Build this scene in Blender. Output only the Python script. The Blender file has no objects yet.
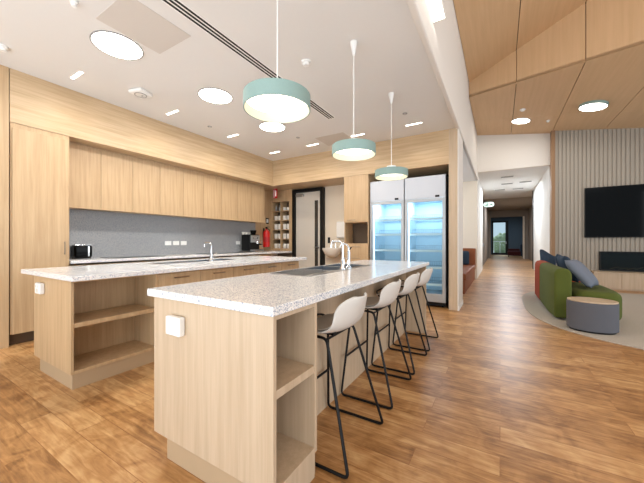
import bpy, bmesh, math, random
from mathutils import Vector, Matrix
random.seed(7)
C = bpy.context.scene.collection
S = bpy.context.scene

# ------------------------------------------------------------ camera, world, light, exposure
FPX = 296.0
YAW = math.atan(178 / FPX)
cam_d = bpy.data.cameras.new('camera')
cam_d.sensor_width = 36.0
cam_d.lens = FPX / 644 * 36.0
cam_d.clip_start = 0.05
cam = bpy.data.objects.new('camera', cam_d)
C.objects.link(cam)
cam.location = (0, 0, 1.16)
cam.rotation_euler = (math.pi / 2, 0, YAW)
S.camera = cam

W = bpy.data.worlds.new('world'); S.world = W
W.use_nodes = True
wb = W.node_tree.nodes['Background']
wb.inputs[0].default_value = (0.82, 0.92, 1.0, 1)
wb.inputs[1].default_value = 0.62

def area(name, loc, rot, sx, sy, power, col=(1, 1, 1), shape='RECTANGLE', spread=math.pi):
    l = bpy.data.lights.new(name, 'AREA'); l.shape = shape; l.size = sx; l.size_y = sy
    l.energy = power; l.color = col; l.spread = spread
    o = bpy.data.objects.new(name, l); C.objects.link(o); o.location = loc; o.rotation_euler = rot
    return o
# daylight through the glazing of the living side and of the alcove, plus added fills
area('daylight_living', (6.2, 3.0, 2.2), (0, math.radians(90), 0), 3.0, 8.0, 140, (0.92, 0.96, 1.0))
area('ceiling_uplight_fill', (-1.0, -2.6, 0.5), (math.radians(150), 0, 0), 8.0, 2.2, 260, (0.86, 0.94, 1.0))  # added uplight low behind the camera, lifts the kitchen ceiling
area('daylight_alcove', (-3.2, 8.3, 1.9), (0, math.radians(-90), 0), 2.2, 2.6, 60, (0.80, 0.90, 1.0))
area('corridor_fill', (0.3, 13.6, 3.27), (0, 0, 0), 1.0, 2.0, 85, (0.80, 0.90, 1.0))  # added bluish fill under the ceiling, brightens the corridor walls
area('far_corridor_fill', (0.4, 19.5, 3.28), (0, 0, 0), 0.6, 1.2, 70, (0.95, 0.95, 1.0))  # added fill without a fitting, brightens the far corridor
area('far_corridor_fill', (0.4, 27.0, 3.28), (0, 0, 0), 0.8, 1.6, 40, (0.75, 0.88, 1.0))  # second added fill, bluish, near the corridor end

sun = bpy.data.lights.new('sun', 'SUN'); sun.energy = 3.5; sun.angle = 0.02
so = bpy.data.objects.new('sun', sun); C.objects.link(so); so.location = (0, 34, 8)
so.rotation_euler = Vector((0.25, -1, -0.95)).to_track_quat('-Z', 'Y').to_euler()

area('timber_fold_fill', (3.2, -4.2, 5.0), (math.radians(90), 0, 0), 4.5, 0.8, 110, (1.0, 0.97, 0.93))  # added fill with no window behind it, brightens the upright timber band
S.view_settings.view_transform = 'Standard'
S.view_settings.look = 'None'
S.view_settings.gamma = 1
S.view_settings.exposure = 0.45
S.view_settings.use_curve_mapping = False

# ------------------------------------------------------------ materials
def lin(c):
    r = []
    for v in c[:3]:
        v = v / 255.0
        r.append(v / 12.92 if v <= 0.04045 else ((v + 0.055) / 1.055) ** 2.4)
    return (*r, 1)

def newmat(name):
    m = bpy.data.materials.new(name); m.use_nodes = True
    return m, m.node_tree.nodes, m.node_tree.links, m.node_tree.nodes['Principled BSDF']

def plain(name, col, rough=0.5, metal=0.0, noise=0.04, nscale=30, spec=0.5, bump=0.0):
    m, N, L, b = newmat(name)
    tc = N.new('ShaderNodeTexCoord'); nz = N.new('ShaderNodeTexNoise')
    nz.inputs['Scale'].default_value = nscale; nz.inputs['Detail'].default_value = 3
    L.new(tc.outputs['Object'], nz.inputs['Vector'])
    mx = N.new('ShaderNodeMixRGB')
    c = lin(col)
    mx.inputs[1].default_value = (*[max(0, x * (1 - noise)) for x in c[:3]], 1)
    mx.inputs[2].default_value = (*[min(1, x * (1 + noise)) for x in c[:3]], 1)
    L.new(nz.outputs[0], mx.inputs[0]); L.new(mx.outputs[0], b.inputs['Base Color'])
    b.inputs['Roughness'].default_value = rough; b.inputs['Metallic'].default_value = metal
    b.inputs['Specular IOR Level'].default_value = spec
    if bump:
        bp = N.new('ShaderNodeBump'); bp.inputs['Strength'].default_value = bump; bp.inputs['Distance'].default_value = 0.004
        L.new(nz.outputs[0], bp.inputs['Height']); L.new(bp.outputs[0], b.inputs['Normal'])
    return m

def emis(name, col, strength):
    m, N, L, b = newmat(name)
    b.inputs['Base Color'].default_value = lin(col)
    b.inputs['Emission Color'].default_value = lin(col)
    b.inputs['Emission Strength'].default_value = strength
    return m

def wood(name, dark, light, axis='Z', rough=0.45, s=1.0, contrast=1.0):
    """oak veneer: fine streaks running along axis"""
    m, N, L, b = newmat(name)
    tc = N.new('ShaderNodeTexCoord')
    def streak(along, across, detail, rgh):
        mp = N.new('ShaderNodeMapping')
        sc = [across] * 3; sc['XYZ'.index(axis)] = along
        mp.inputs['Scale'].default_value = sc
        L.new(tc.outputs['Object'], mp.inputs[0])
        n = N.new('ShaderNodeTexNoise'); n.inputs['Scale'].default_value = 1.0
        n.inputs['Detail'].default_value = detail; n.inputs['Roughness'].default_value = rgh
        L.new(mp.outputs[0], n.inputs['Vector']); return n
    a = streak(1.2 * s, 26 * s, 4, 0.6); c = streak(4 * s, 150 * s, 2, 0.5)
    ad = N.new('ShaderNodeMath'); ad.operation = 'MULTIPLY_ADD'; ad.inputs[1].default_value = 0.35
    L.new(c.outputs[0], ad.inputs[0]); L.new(a.outputs[0], ad.inputs[2])
    r = N.new('ShaderNodeValToRGB')
    r.color_ramp.elements[0].position = 0.675 - 0.20 / contrast; r.color_ramp.elements[0].color = lin(dark)
    r.color_ramp.elements[1].position = 0.675 + 0.16 / contrast; r.color_ramp.elements[1].color = lin(light)
    L.new(ad.outputs[0], r.inputs[0]); L.new(r.outputs[0], b.inputs['Base Color'])
    b.inputs['Roughness'].default_value = rough
    return m

def speckle(name, base, c1, c2, rough=0.15, sc=140, amt=0.5):
    m, N, L, b = newmat(name)
    tc = N.new('ShaderNodeTexCoord')
    v = N.new('ShaderNodeTexVoronoi'); v.inputs['Scale'].default_value = sc
    L.new(tc.outputs['Object'], v.inputs['Vector'])
    sp = N.new('ShaderNodeSeparateColor'); L.new(v.outputs['Color'], sp.inputs[0])
    r = N.new('ShaderNodeValToRGB'); r.color_ramp.interpolation = 'CONSTANT'
    e = r.color_ramp.elements
    e[0].position = 0; e[0].color = lin(c1)
    e[1].position = 0.16 * amt * 2; e[1].color = lin(c2)
    k = e.new(0.38 * amt * 2); k.color = lin(base)
    k = e.new(0.82); k.color = lin([min(255, x + 10) for x in base])
    L.new(sp.outputs[0], r.inputs[0]); L.new(r.outputs[0], b.inputs['Base Color'])
    b.inputs['Roughness'].default_value = rough
    return m

def floor_mat():
    m, N, L, b = newmat('oak_plank_floor')
    tc = N.new('ShaderNodeTexCoord')
    br = N.new('ShaderNodeTexBrick')
    br.inputs['Scale'].default_value = 1.0
    br.inputs['Brick Width'].default_value = 1.1; br.inputs['Row Height'].default_value = 0.155
    br.inputs['Mortar Size'].default_value = 0.0022; br.inputs['Mortar Smooth'].default_value = 0.2
    br.offset = 0.37; br.offset_frequency = 2
    br.inputs['Color1'].default_value = (0, 0, 0, 1); br.inputs['Color2'].default_value = (1, 1, 1, 1)
    br.inputs['Mortar'].default_value = (0.5, 0.5, 0.5, 1)
    L.new(tc.outputs['Object'], br.inputs['Vector'])
    mp = N.new('ShaderNodeMapping'); mp.inputs['Scale'].default_value = (3.4, 30, 1)
    # shift the grain for each plank
    comb = N.new('ShaderNodeCombineXYZ'); mul = N.new('ShaderNodeMath'); mul.operation = 'MULTIPLY'; mul.inputs[1].default_value = 37
    sepc = N.new('ShaderNodeSeparateColor'); L.new(br.outputs['Color'], sepc.inputs[0])
    L.new(sepc.outputs[0], mul.inputs[0]); L.new(mul.outputs[0], comb.inputs[0]); L.new(mul.outputs[0], comb.inputs[2])
    av = N.new('ShaderNodeVectorMath'); av.operation = 'ADD'
    L.new(tc.outputs['Object'], av.inputs[0]); L.new(comb.outputs[0], av.inputs[1]); L.new(av.outputs[0], mp.inputs[0])
    n = N.new('ShaderNodeTexNoise'); n.inputs['Scale'].default_value = 1.0; n.inputs['Detail'].default_value = 6
    n.inputs['Roughness'].default_value = 0.62; n.inputs['Distortion'].default_value = 0.9
    L.new(mp.outputs[0], n.inputs['Vector'])
    n2 = N.new('ShaderNodeTexNoise'); n2.inputs['Scale'].default_value = 5.0; n2.inputs['Detail'].default_value = 5
    n2.inputs['Distortion'].default_value = 1.5
    L.new(av.outputs[0], n2.inputs['Vector'])
    a1 = N.new('ShaderNodeMath'); a1.operation = 'MULTIPLY_ADD'; a1.inputs[1].default_value = 0.30
    L.new(sepc.outputs[0], a1.inputs[0]); L.new(n.outputs[0], a1.inputs[2])
    a2 = N.new('ShaderNodeMath'); a2.operation = 'MULTIPLY_ADD'; a2.inputs[1].default_value = 0.75
    L.new(n2.outputs[0], a2.inputs[0]); L.new(a1.outputs[0], a2.inputs[2])
    r = N.new('ShaderNodeValToRGB'); e = r.color_ramp.elements
    e[0].position = 0.68; e[0].color = lin(FLOOR[0])
    e[1].position = 1.38; e[1].color = lin(FLOOR[2])
    k = e.new(1.0); k.color = lin(FLOOR[1])
    mr = N.new('ShaderNodeMapRange'); mr.inputs['From Min'].default_value = 0.65; mr.inputs['From Max'].default_value = 1.4
    L.new(a2.outputs[0], mr.inputs[0]); L.new(mr.outputs[0], r.inputs[0])
    e[0].position = 0.12; e[1].position = 0.52; e[2].position = 0.88
    e[0].color = lin(FLOOR[0]); e[1].color = lin(FLOOR[1]); e[2].color = lin(FLOOR[2])
    mx = N.new('ShaderNodeMixRGB'); mx.blend_type = 'MULTIPLY'; mx.inputs[2].default_value = (0.72, 0.62, 0.55, 1)
    L.new(br.outputs['Fac'], mx.inputs[0]); L.new(r.outputs[0], mx.inputs[1])
    L.new(mx.outputs[0], b.inputs['Base Color'])
    b.inputs['Roughness'].default_value = 0.33
    b.inputs['Specular IOR Level'].default_value = 0.45
    bp = N.new('ShaderNodeBump'); bp.inputs['Strength'].default_value = 0.12; bp.inputs['Distance'].default_value = 0.003
    L.new(n.outputs[0], bp.inputs['Height']); L.new(bp.outputs[0], b.inputs['Normal'])
    return m
FLOOR = [(130, 88, 48), (178, 132, 83), (206, 167, 118)]

M = {}
M['floor'] = floor_mat()
M['ceiling'] = plain('painted_ceiling', (224, 223, 221), 0.9, noise=0.01)
M['panel_grey'] = plain('access_panel_paint', (206, 200, 193), 0.9, noise=0.01)
M['white_wall'] = plain('white_wall_paint', (230, 226, 220), 0.85, noise=0.01)
M['cream_wall'] = plain('cream_wall_paint', (226, 214, 196), 0.85, noise=0.01)
M['grey_wall'] = plain('grey_wall_and_shade', (146, 137, 126), 0.85, noise=0.02)  # wall grey, also stands in for shade on the far corridor ceiling
M['dark_wall'] = plain('dark_blue_wall_paint', (72, 88, 102), 0.8, noise=0.02)
M['oak'] = wood('oak_veneer', (180, 150, 113), (198, 169, 132), 'Z')
M['oak_pale'] = wood('pale_oak_veneer', (184, 162, 135), (199, 178, 152), 'Z')
M['oak_y'] = wood('oak_veneer_along_y', (182, 154, 118), (204, 178, 143), 'Y')
M['oak_x'] = wood('oak_veneer_along_x', (182, 154, 118), (204, 178, 143), 'X')
M['plinth'] = plain('plinth_veneer', (178, 154, 124), 0.5, noise=0.03, nscale=8)
M['edge'] = plain('pale_edge_band', (226, 210, 190), 0.5)
M['ply'] = wood('ceiling_plywood_light', (206, 172, 132), (214, 180, 141), 'Y', 0.5, 0.6)
M['seam'] = plain('dark_seam', (70, 52, 38), 0.8)
M['terrazzo'] = speckle('white_speckled_stone', (238, 236, 233), (158, 168, 186), (206, 210, 218), 0.16, 210)
M['splash'] = speckle('grey_speckled_stone', (150, 152, 155), (112, 116, 122), (172, 172, 172), 0.3, 230)
M['black'] = plain('black_paint', (9, 9, 10), 0.5, spec=0.3)
M['black_matte'] = plain('black_matte', (22, 21, 20), 0.8)
M['black_gloss'] = plain('black_gloss', (6, 7, 8), 0.06, noise=0, spec=0.12)
M['steel'] = plain('brushed_steel', (190, 192, 195), 0.28, 1.0)
M['bowl_steel'] = plain('sink_steel', (170, 178, 188), 0.33, 1.0)
M['chrome'] = plain('chrome', (225, 227, 230), 0.08, 1.0, noise=0)
M['bronze'] = plain('satin_nickel', (150, 138, 122), 0.35, 1.0)
M['white_plastic'] = plain('white_plastic', (238, 238, 236), 0.35, noise=0)
M['grey_plastic'] = plain('grey_plastic', (150, 150, 150), 0.5, noise=0)
M['ceramic'] = plain('white_ceramic', (236, 232, 224), 0.2, noise=0)
M['teal'] = plain('teal_felt', (136, 162, 157), 0.7, noise=0.06, nscale=120)
M['cream_in'] = plain('cream_inner_shade', (206, 200, 178), 0.6, noise=0)
M['stool_shell'] = plain('light_grey_shell', (204, 200, 194), 0.5, noise=0.02)
M['stool_pad'] = plain('taupe_seat', (178, 168, 157), 0.7, noise=0.06, nscale=200)
M['green'] = plain('olive_green_fabric', (82, 92, 34), 0.95, noise=0.22, nscale=160, bump=0.3)
M['orange'] = plain('orange_fabric', (160, 62, 26), 0.95, noise=0.12, nscale=160, bump=0.3)
M['booth'] = plain('rust_leather', (140, 76, 38), 0.6, noise=0.06)
M['blue_grey'] = plain('blue_grey_fabric', (112, 120, 134), 0.95, noise=0.10, nscale=220, bump=0.3)
M['navy'] = plain('dark_blue_fabric', (46, 62, 80), 0.95, noise=0.10, nscale=220, bump=0.3)
M['pouf'] = plain('charcoal_fabric', (92, 94, 102), 0.95, noise=0.12, nscale=220, bump=0.3)
M['maroon'] = plain('maroon_fabric', (70, 20, 24), 0.9)
M['rug'] = plain('pale_rug', (178, 170, 158), 1.0, noise=0.12, nscale=60, bump=0.5)
M['slat'] = plain('greige_batten', (166, 158, 146), 0.7, noise=0.03)
M['slat_back'] = plain('greige_backing', (158, 150, 139), 0.8, noise=0.03)
M['red'] = plain('red_enamel', (206, 26, 24), 0.3, noise=0.03)
M['sign_red'] = plain('sign_red', (190, 36, 40), 0.5, noise=0)
M['sign_green'] = plain('sign_green', (24, 92, 56), 0.5, noise=0)
M['door_paint'] = plain('door_paint', (206, 200, 190), 0.5, noise=0.01)
M['vision'] = plain('dark_glass', (58, 56, 54), 0.15, noise=0)
M['fridge_white'] = plain('fridge_header_panel', (196, 202, 212), 0.3, noise=0)
M['fridge_in'] = plain('fridge_liner', (214, 232, 242), 0.5, noise=0)
M['fridge_frame'] = plain('fridge_frame', (176, 180, 184), 0.35, 0.4)
M['lamp'] = emis('lamp_diffuser', (255, 250, 240), 7.0)
M['lamp_warm'] = emis('pendant_diffuser', (255, 247, 230), 2.2)
M['lamp_cool'] = emis('fridge_lamp', (214, 236, 255), 2.5)
M['exit_lit'] = emis('exit_sign_face', (190, 206, 196), 0.15)
M['leaf'] = plain('hedge_leaves', (150, 165, 130), 0.8, noise=0.3, nscale=12)
M['paving'] = plain('pale_paving', (200, 200, 196), 0.9)
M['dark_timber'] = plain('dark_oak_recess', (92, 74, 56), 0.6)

def glassmat(name, tint, gloss=0.12):
    m = bpy.data.materials.new(name); m.use_nodes = True
    N, L = m.node_tree.nodes, m.node_tree.links
    N.clear(); o = N.new('ShaderNodeOutputMaterial'); mx = N.new('ShaderNodeMixShader')
    t = N.new('ShaderNodeBsdfTransparent'); g = N.new('ShaderNodeBsdfGlossy')
    t.inputs[0].default_value = lin(tint); g.inputs['Roughness'].default_value = 0.03
    fr = N.new('ShaderNodeFresnel'); fr.inputs[0].default_value = 1.10
    L.new(fr.outputs[0], mx.inputs[0]); L.new(t.outputs[0], mx.inputs[1]); L.new(g.outputs[0], mx.inputs[2])
    L.new(mx.outputs[0], o.inputs[0]); return m
M['glass'] = glassmat('clear_glass', (236, 246, 250))

# ------------------------------------------------------------ mesh helpers
def B():
    return bmesh.new()

def bx(bm, x0, x1, y0, y1, z0, z1, mi=0):
    vs = [bm.verts.new((x, y, z)) for x in (x0, x1) for y in (y0, y1) for z in (z0, z1)]
    for f in ((0, 1, 3, 2), (4, 6, 7, 5), (0, 4, 5, 1), (2, 3, 7, 6), (0, 2, 6, 4), (1, 5, 7, 3)):
        q = bm.faces.new([vs[i] for i in f]); q.material_index = mi
    return bm

def box(*a):
    return bx(B(), *a)

def lathe(prof, n=32, cx=0, cy=0, cz=0, bm=None, axis='Z'):
    """prof: list of (r, h)"""
    bm = bm or B(); rings = []
    def put(r, h, a):
        c, s = r * math.cos(a), r * math.sin(a)
        if axis == 'Z': return (cx + c, cy + s, cz + h)
        if axis == 'Y': return (cx + c, cy + h, cz + s)
        return (cx + h, cy + c, cz + s)
    for r, h in prof:
        if r < 1e-6: rings.append([bm.verts.new(put(0, h, 0))])
        else: rings.append([bm.verts.new(put(r, h, 2 * math.pi * i / n)) for i in range(n)])
    for a, b in zip(rings, rings[1:]):
        for i in range(n):
            j = (i + 1) % n
            if len(a) == 1 and len(b) == 1: continue
            if len(a) == 1: bm.faces.new((a[0], b[i], b[j]))
            elif len(b) == 1: bm.faces.new((a[i], b[0], a[j]))
            else: bm.faces.new((a[i], b[i], b[j], a[j]))
    return bm

def smoothpath(pts, n=6, closed=False):
    """round corners by Catmull-Rom"""
    P = [Vector(p) for p in pts]; out = []
    m = len(P)
    for i in range(m if closed else m - 1):
        p0 = P[(i - 1) % m] if closed or i > 0 else P[0]
        p1 = P[i]; p2 = P[(i + 1) % m]
        p3 = P[(i + 2) % m] if closed or i + 2 < m else P[-1]
        for k in range(n):
            t = k / n
            out.append(0.5 * ((2 * p1) + (-p0 + p2) * t + (2 * p0 - 5 * p1 + 4 * p2 - p3) * t * t + (-p0 + 3 * p1 - 3 * p2 + p3) * t ** 3))
    if not closed: out.append(P[-1])
    return out

def fillet(pts, r=0.03, n=5, closed=False):
    P = [Vector(p) for p in pts]; out = []; m = len(P)
    for i, p in enumerate(P):
        if not closed and i in (0, m - 1): out.append(p); continue
        a = P[i - 1] - p; b = P[(i + 1) % m] - p
        rr = min(r, a.length * 0.45, b.length * 0.45)
        s = p + a.normalized() * rr; e = p + b.normalized() * rr
        for k in range(n + 1):
            t = k / n
            out.append((1 - t) ** 2 * s + 2 * t * (1 - t) * p + t * t * e)
    return out

def tube(pts, r, n=8, bm=None, closed=False):
    bm = bm or B(); P = [Vector(p) for p in pts]; rings = []; m = len(P)
    up = Vector((0, 0, 1)); prev = None
    for i, p in enumerate(P):
        if closed: t = (P[(i + 1) % m] - P[i - 1]).normalized()
        else: t = (P[min(i + 1, m - 1)] - P[max(i - 1, 0)]).normalized()
        if prev is None:
            a = up if abs(t.dot(up)) < 0.9 else Vector((1, 0, 0))
            nrm = t.cross(a).normalized()
        else:
            nrm = (prev - t * prev.dot(t)).normalized()
        prev = nrm; bi = t.cross(nrm)
        rings.append([bm.verts.new(p + (nrm * math.cos(2 * math.pi * k / n) + bi * math.sin(2 * math.pi * k / n)) * r) for k in range(n)])
    rng = range(m if closed else m - 1)
    for i in rng:
        a, b = rings[i], rings[(i + 1) % m]
        for k in range(n):
            j = (k + 1) % n; bm.faces.new((a[k], a[j], b[j], b[k]))
    if not closed:
        bm.faces.new(rings[0][::-1]); bm.faces.new(rings[-1])
    return bm

def prism(pts, z0, z1, bm=None):
    bm = bm or B()
    lo = [bm.verts.new((x, y, z0)) for x, y in pts]; hi = [bm.verts.new((x, y, z1)) for x, y in pts]
    bm.faces.new(lo[::-1]); bm.faces.new(hi)
    for i in range(len(pts)):
        j = (i + 1) % len(pts); bm.faces.new((lo[i], lo[j], hi[j], hi[i]))
    return bm

def obj(name, bm, mats, parent=None, bevel=0.0, smooth=False, seg=2, sub=0, solid=0.0, loc=None, rot=None):
    bmesh.ops.recalc_face_normals(bm, faces=bm.faces)
    me = bpy.data.meshes.new(name); bm.to_mesh(me); bm.free()
    for m in (mats if isinstance(mats, (list, tuple)) else [mats]): me.materials.append(M[m] if isinstance(m, str) else m)
    o = bpy.data.objects.new(name, me); C.objects.link(o)
    if parent: o.parent = parent
    if loc: o.location = loc
    if rot: o.rotation_euler = rot
    if solid:
        s = o.modifiers.new('solidify', 'SOLIDIFY'); s.thickness = solid; s.offset = 0
    if sub:
        s = o.modifiers.new('subsurf', 'SUBSURF'); s.levels = sub; s.render_levels = sub
    if bevel:
        b = o.modifiers.new('bevel', 'BEVEL'); b.width = bevel; b.segments = seg; b.limit_method = 'ANGLE'; b.angle_limit = math.radians(40)
        b.harden_normals = False
    if smooth:
        for p in me.polygons: p.use_smooth = True
        if smooth != 'all' :
            try: me.set_sharp_from_angle(angle=math.radians(40))
            except Exception: pass
    return o

def tag(o, label, cat, group=None, kind=None):
    if label: o['label'] = label
    if cat: o['category'] = cat
    if group: o['group'] = group
    if kind: o['kind'] = kind
    return o

def thing(name, label, cat, loc=(0, 0, 0), rz=0.0, group=None):
    o = bpy.data.objects.new(name, None); C.objects.link(o)
    o.location = loc; o.rotation_euler = (0, 0, rz); o.empty_display_size = 0.1
    return tag(o, label, cat, group)

def struct(name, bm, mats, label=None, **k):
    o = obj(name, bm, mats, **k); o['kind'] = 'structure'
    o['label'] = label or name.replace('_', ' ')
    o['category'] = name.split('_')[0]
    return o

def copy_thing(src, loc=None, label=None, rz=None):
    r = src.copy(); C.objects.link(r)
    if loc is not None: r.location = loc
    if rz is not None: r.rotation_euler = (0, 0, rz)
    if label: r['label'] = label
    def rec(a, b):
        for ch in list(a.children):
            c = ch.copy(); C.objects.link(c); c.parent = b; rec(ch, c)
    rec(src, r)
    return r

# ------------------------------------------------------------ dimensions
ZC = 3.07      # kitchen ceiling
XW = -0.61     # plane of the wall over the kitchen edge
YB = 5.42      # back face of the kitchen
XL = -4.62     # front face of the left bulkhead
ZS = 2.48      # soffit
YE = 10.35     # end wall of the living side

# ------------------------------------------------------------ setting
struct('floor', box(-7, 7, -4.5, 31.5, -0.1, 0), 'floor', 'warm oak plank floor running across the whole room')
struct('ceiling', box(-5.6, XW - 0.03, -4.5, YB + 0.9, ZC, ZC + 0.1), 'ceiling', 'flat white plasterboard ceiling over the kitchen')
# left bulkhead and wall
struct('wall_left', box(-5.4, -5.2, -4.5, 6.3, 0, ZC), 'white_wall', 'wall behind the long run of cabinets')
struct('trim_1', box(-5.2, XL, 1.02, YB, ZS, ZC), 'oak_y', 'oak bulkhead above the wall cabinets')
struct('trim_2', box(-5.2, XL, -4.5, 1.013, 0, ZC), 'oak', 'full height oak panel at the left edge')
struct('trim_3', box(-5.2, -0.745, YB, YB + 0.02, ZS, ZC), 'oak_x', 'oak bulkhead across the back over door and fridges')
struct('trim_4', box(-5.2, -0.745, YB + 0.02, 6.25, ZS, ZS + 0.02), 'oak_x', 'underside of the back bulkhead')
struct('trim_5', box(-0.745, XW - 0.001, YB, YB + 0.7, 0, ZC), ['oak_pale'], 'oak end panel right of the fridges')
struct('trim_6', box(XW, XW + 0.012, YB + 0.0, YB + 0.7, 0, ZC), 'white_wall', 'white wall end beside the fridges')
struct('baseboard_end', box(XW + 0.012, XW + 0.022, YB, YB + 0.7, 0, 0.07), 'white_plastic', 'white skirting on the wall end')
# back of the kitchen
struct('wall_back', box(-5.4, -0.745, 6.3, 6.4, 0, ZC), 'grey_wall', 'wall behind the fridges')
struct('wall_door', box(-4.606, -2.735, 6.15, 6.28, 0, ZS), 'cream_wall', 'cream wall around the grey door and basin')
# splashback and tiny wood return
struct('wall_splashback', box(-5.2, -5.18, 1.56, YB, 0.92, 1.62), 'splash', 'grey speckled splashback behind the left bench')

# wall above the kitchen edge
bm = B(); bx(bm, XW - 0.15, XW, -4.5, YE, ZC + 0.02, 4.85)
struct('wall_upper', bm, 'white_wall', 'white wall rising from the kitchen ceiling edge to the timber ceiling')
bm = B(); bx(bm, XW - 0.03, XW + 0.035, -4.5, YE, ZC - 0.02, 3.36)
struct('trim_7', bm, 'white_wall', 'white beam along the kitchen ceiling edge', bevel=0.015)
# end wall over the corridor mouth
struct('wall_end', box(-7.0, 1.24, YE, YE + 0.12, 3.3, 4.9), 'white_wall', 'white wall over the corridor mouth')
struct('wall_alcove', box(-7.0, XW, YE, YE + 0.12, 0, 3.3), 'cream_wall', 'cream end wall of the seating alcove')
struct('ceiling_alcove', box(-3.8, XW - 0.001, YB + 0.9, YE, 3.05, 3.12), 'ceiling', 'white ceiling of the seating alcove')
# slatted wall
bm = B(); bx(bm, 1.28, 7, 10.16, YE + 0.1, 0, 4.4, 1)
x = 1.28
while x < 6.95:
    bx(bm, x, x + 0.056, 10.145, 10.16, 0, 4.4, 0); x += 0.082
struct('wall_slatted', bm, ['slat', 'slat_back'], 'grey beige wall of vertical battens behind the television')
bm = B(); bx(bm, 1.2, 1.28, 10.12, YE + 0.12, 0, 4.4)
struct('trim_8', bm, plain('brown_reveal', (150, 116, 84), 0.6), 'oak reveal at the edge of the slatted wall')
# corridor
bm = B(); bx(bm, XW - 0.12, XW, YE + 0.12, 13.7, 0, 3.3); struct('wall_corridor_left', bm, 'white_wall', 'white left wall of the corridor')
struct('wall_corridor_right', box(1.2, 1.32, YE + 0.12, 15.5, 0, 3.3), 'white_wall', 'white right wall of the corridor')
struct('ceiling_corridor', box(-0.9, 1.9, YE + 0.12, 17.2, 3.3, 3.4), 'ceiling', 'white ceiling of the corridor')
struct('ceiling_corridor_far', box(-1.0, 2.2, 17.2, 31.3, 3.3, 3.4), 'grey_wall', 'far ceiling of the corridor, shade put into its grey colour')  # grey instead of white imitates the missing light here
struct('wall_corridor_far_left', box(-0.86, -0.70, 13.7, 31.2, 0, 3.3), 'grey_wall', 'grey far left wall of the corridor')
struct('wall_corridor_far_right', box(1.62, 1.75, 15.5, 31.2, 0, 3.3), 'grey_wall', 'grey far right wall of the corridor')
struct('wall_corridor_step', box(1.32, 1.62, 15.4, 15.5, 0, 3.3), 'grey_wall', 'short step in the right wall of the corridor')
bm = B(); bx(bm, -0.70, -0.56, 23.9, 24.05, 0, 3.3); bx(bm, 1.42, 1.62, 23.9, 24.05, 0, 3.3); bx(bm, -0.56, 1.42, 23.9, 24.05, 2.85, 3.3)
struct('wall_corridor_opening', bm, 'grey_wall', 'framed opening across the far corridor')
bm = B(); bx(bm, -0.70, -0.62, 30, 30.15, 0, 3.3); bx(bm, 0.62, 1.62, 30, 30.15, 0, 3.3); bx(bm, -0.62, 0.62, 30, 30.15, 2.95, 3.3)
struct('wall_corridor_end', bm, 'dark_wall', 'dark blue end wall of the corridor')

# timber ceiling facets
def zC(x): return 4.45 - 0.15 * (x - XW)
def yK(x): return 7.52 - 0.543 * (x - XW)
def zA(x): return 4.79 + 0.2 * (x - XW)
def quad(bm, pts, th=0.05):
    lo = [bm.verts.new(p) for p in pts]; hi = [bm.verts.new((p[0], p[1], p[2] + th)) for p in pts]
    bm.faces.new(lo); bm.faces.new(hi[::-1])
    for i in range(len(pts)):
        j = (i + 1) % len(pts); bm.faces.new((lo[i], lo[j], hi[j], hi[i]))
xs = [XW, 0.28, 1.23, 2.28, 3.3, 4.3, 5.3, 7.0]
g = 0.006
bm = B()
for a, b in zip(xs, xs[1:]):
    a2, b2 = a + g, b - g
    quad(bm, [(a2, yK(a2), zC(a2)), (b2, yK(b2), zC(b2)), (b2, 9.0 - g, zC(b2)), (a2, 9.0 - g, zC(a2))])
    quad(bm, [(a2, 9.0, zC(a2)), (b2, 9.0, zC(b2)), (b2, YE, zC(b2)), (a2, YE, zC(a2))])
struct('ceiling_timber_lower', bm, 'ply', 'lower sloping plywood panels of the folded timber ceiling')
bm = B()
for a, b in zip(xs, xs[1:]):
    a2, b2 = a + g, b - g
    vs = [(a2, yK(a2), zC(a2)), (b2, yK(b2), zC(b2)), (b2, yK(b2), zA(b2)), (a2, yK(a2), zA(a2))]
    f1 = [bm.verts.new(p) for p in vs]; f2 = [bm.verts.new((p[0] + 0.02, p[1] + 0.04, p[2])) for p in vs]
    bm.faces.new(f1); bm.faces.new(f2[::-1])
    for i in range(4):
        j = (i + 1) % 4; bm.faces.new((f1[i], f1[j], f2[j], f2[i]))
struct('ceiling_timber_fold', bm, wood('ceiling_plywood_fold', (206, 172, 132), (214, 180, 141), 'Z', 0.5, 0.6), 'upright plywood band of the folded timber ceiling')
bm = B()
for a, b in zip(xs, xs[1:]):
    a2, b2 = a + g, b - g
    quad(bm, [(a2, -4.5, zA(a2)), (b2, -4.5, zA(b2)), (b2, yK(b2) + 0.0, zA(b2)), (a2, yK(a2) + 0.0, zA(a2))])
struct('ceiling_timber_upper', bm, 'ply', 'upper raked plywood panels of the folded timber ceiling')
# dark backing seen in the joints
bm = B()
quad(bm, [(XW, -4.5, zA(XW) + 0.055), (7, -4.5, zA(7) + 0.055), (7, yK(7) + 0.05, zA(7) + 0.055), (XW, yK(XW) + 0.05, zA(XW) + 0.055)], 0.02)
quad(bm, [(XW, yK(XW) + 0.05, zC(XW) + 0.055), (7, yK(7) + 0.05, zC(7) + 0.055), (7, YE, zC(7) + 0.055), (XW, YE, zC(XW) + 0.055)], 0.02)
vs = [(XW, yK(XW) + 0.05, zC(XW) + 0.05), (7, yK(7) + 0.05, zC(7) + 0.05), (7, yK(7) + 0.05, zA(7) + 0.06), (XW, yK(XW) + 0.05, zA(XW) + 0.06)]
bm.faces.new([bm.verts.new(p) for p in vs])
struct('ceiling_timber_backing', bm, 'seam', 'dark backing behind the joints of the timber ceiling')

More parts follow.
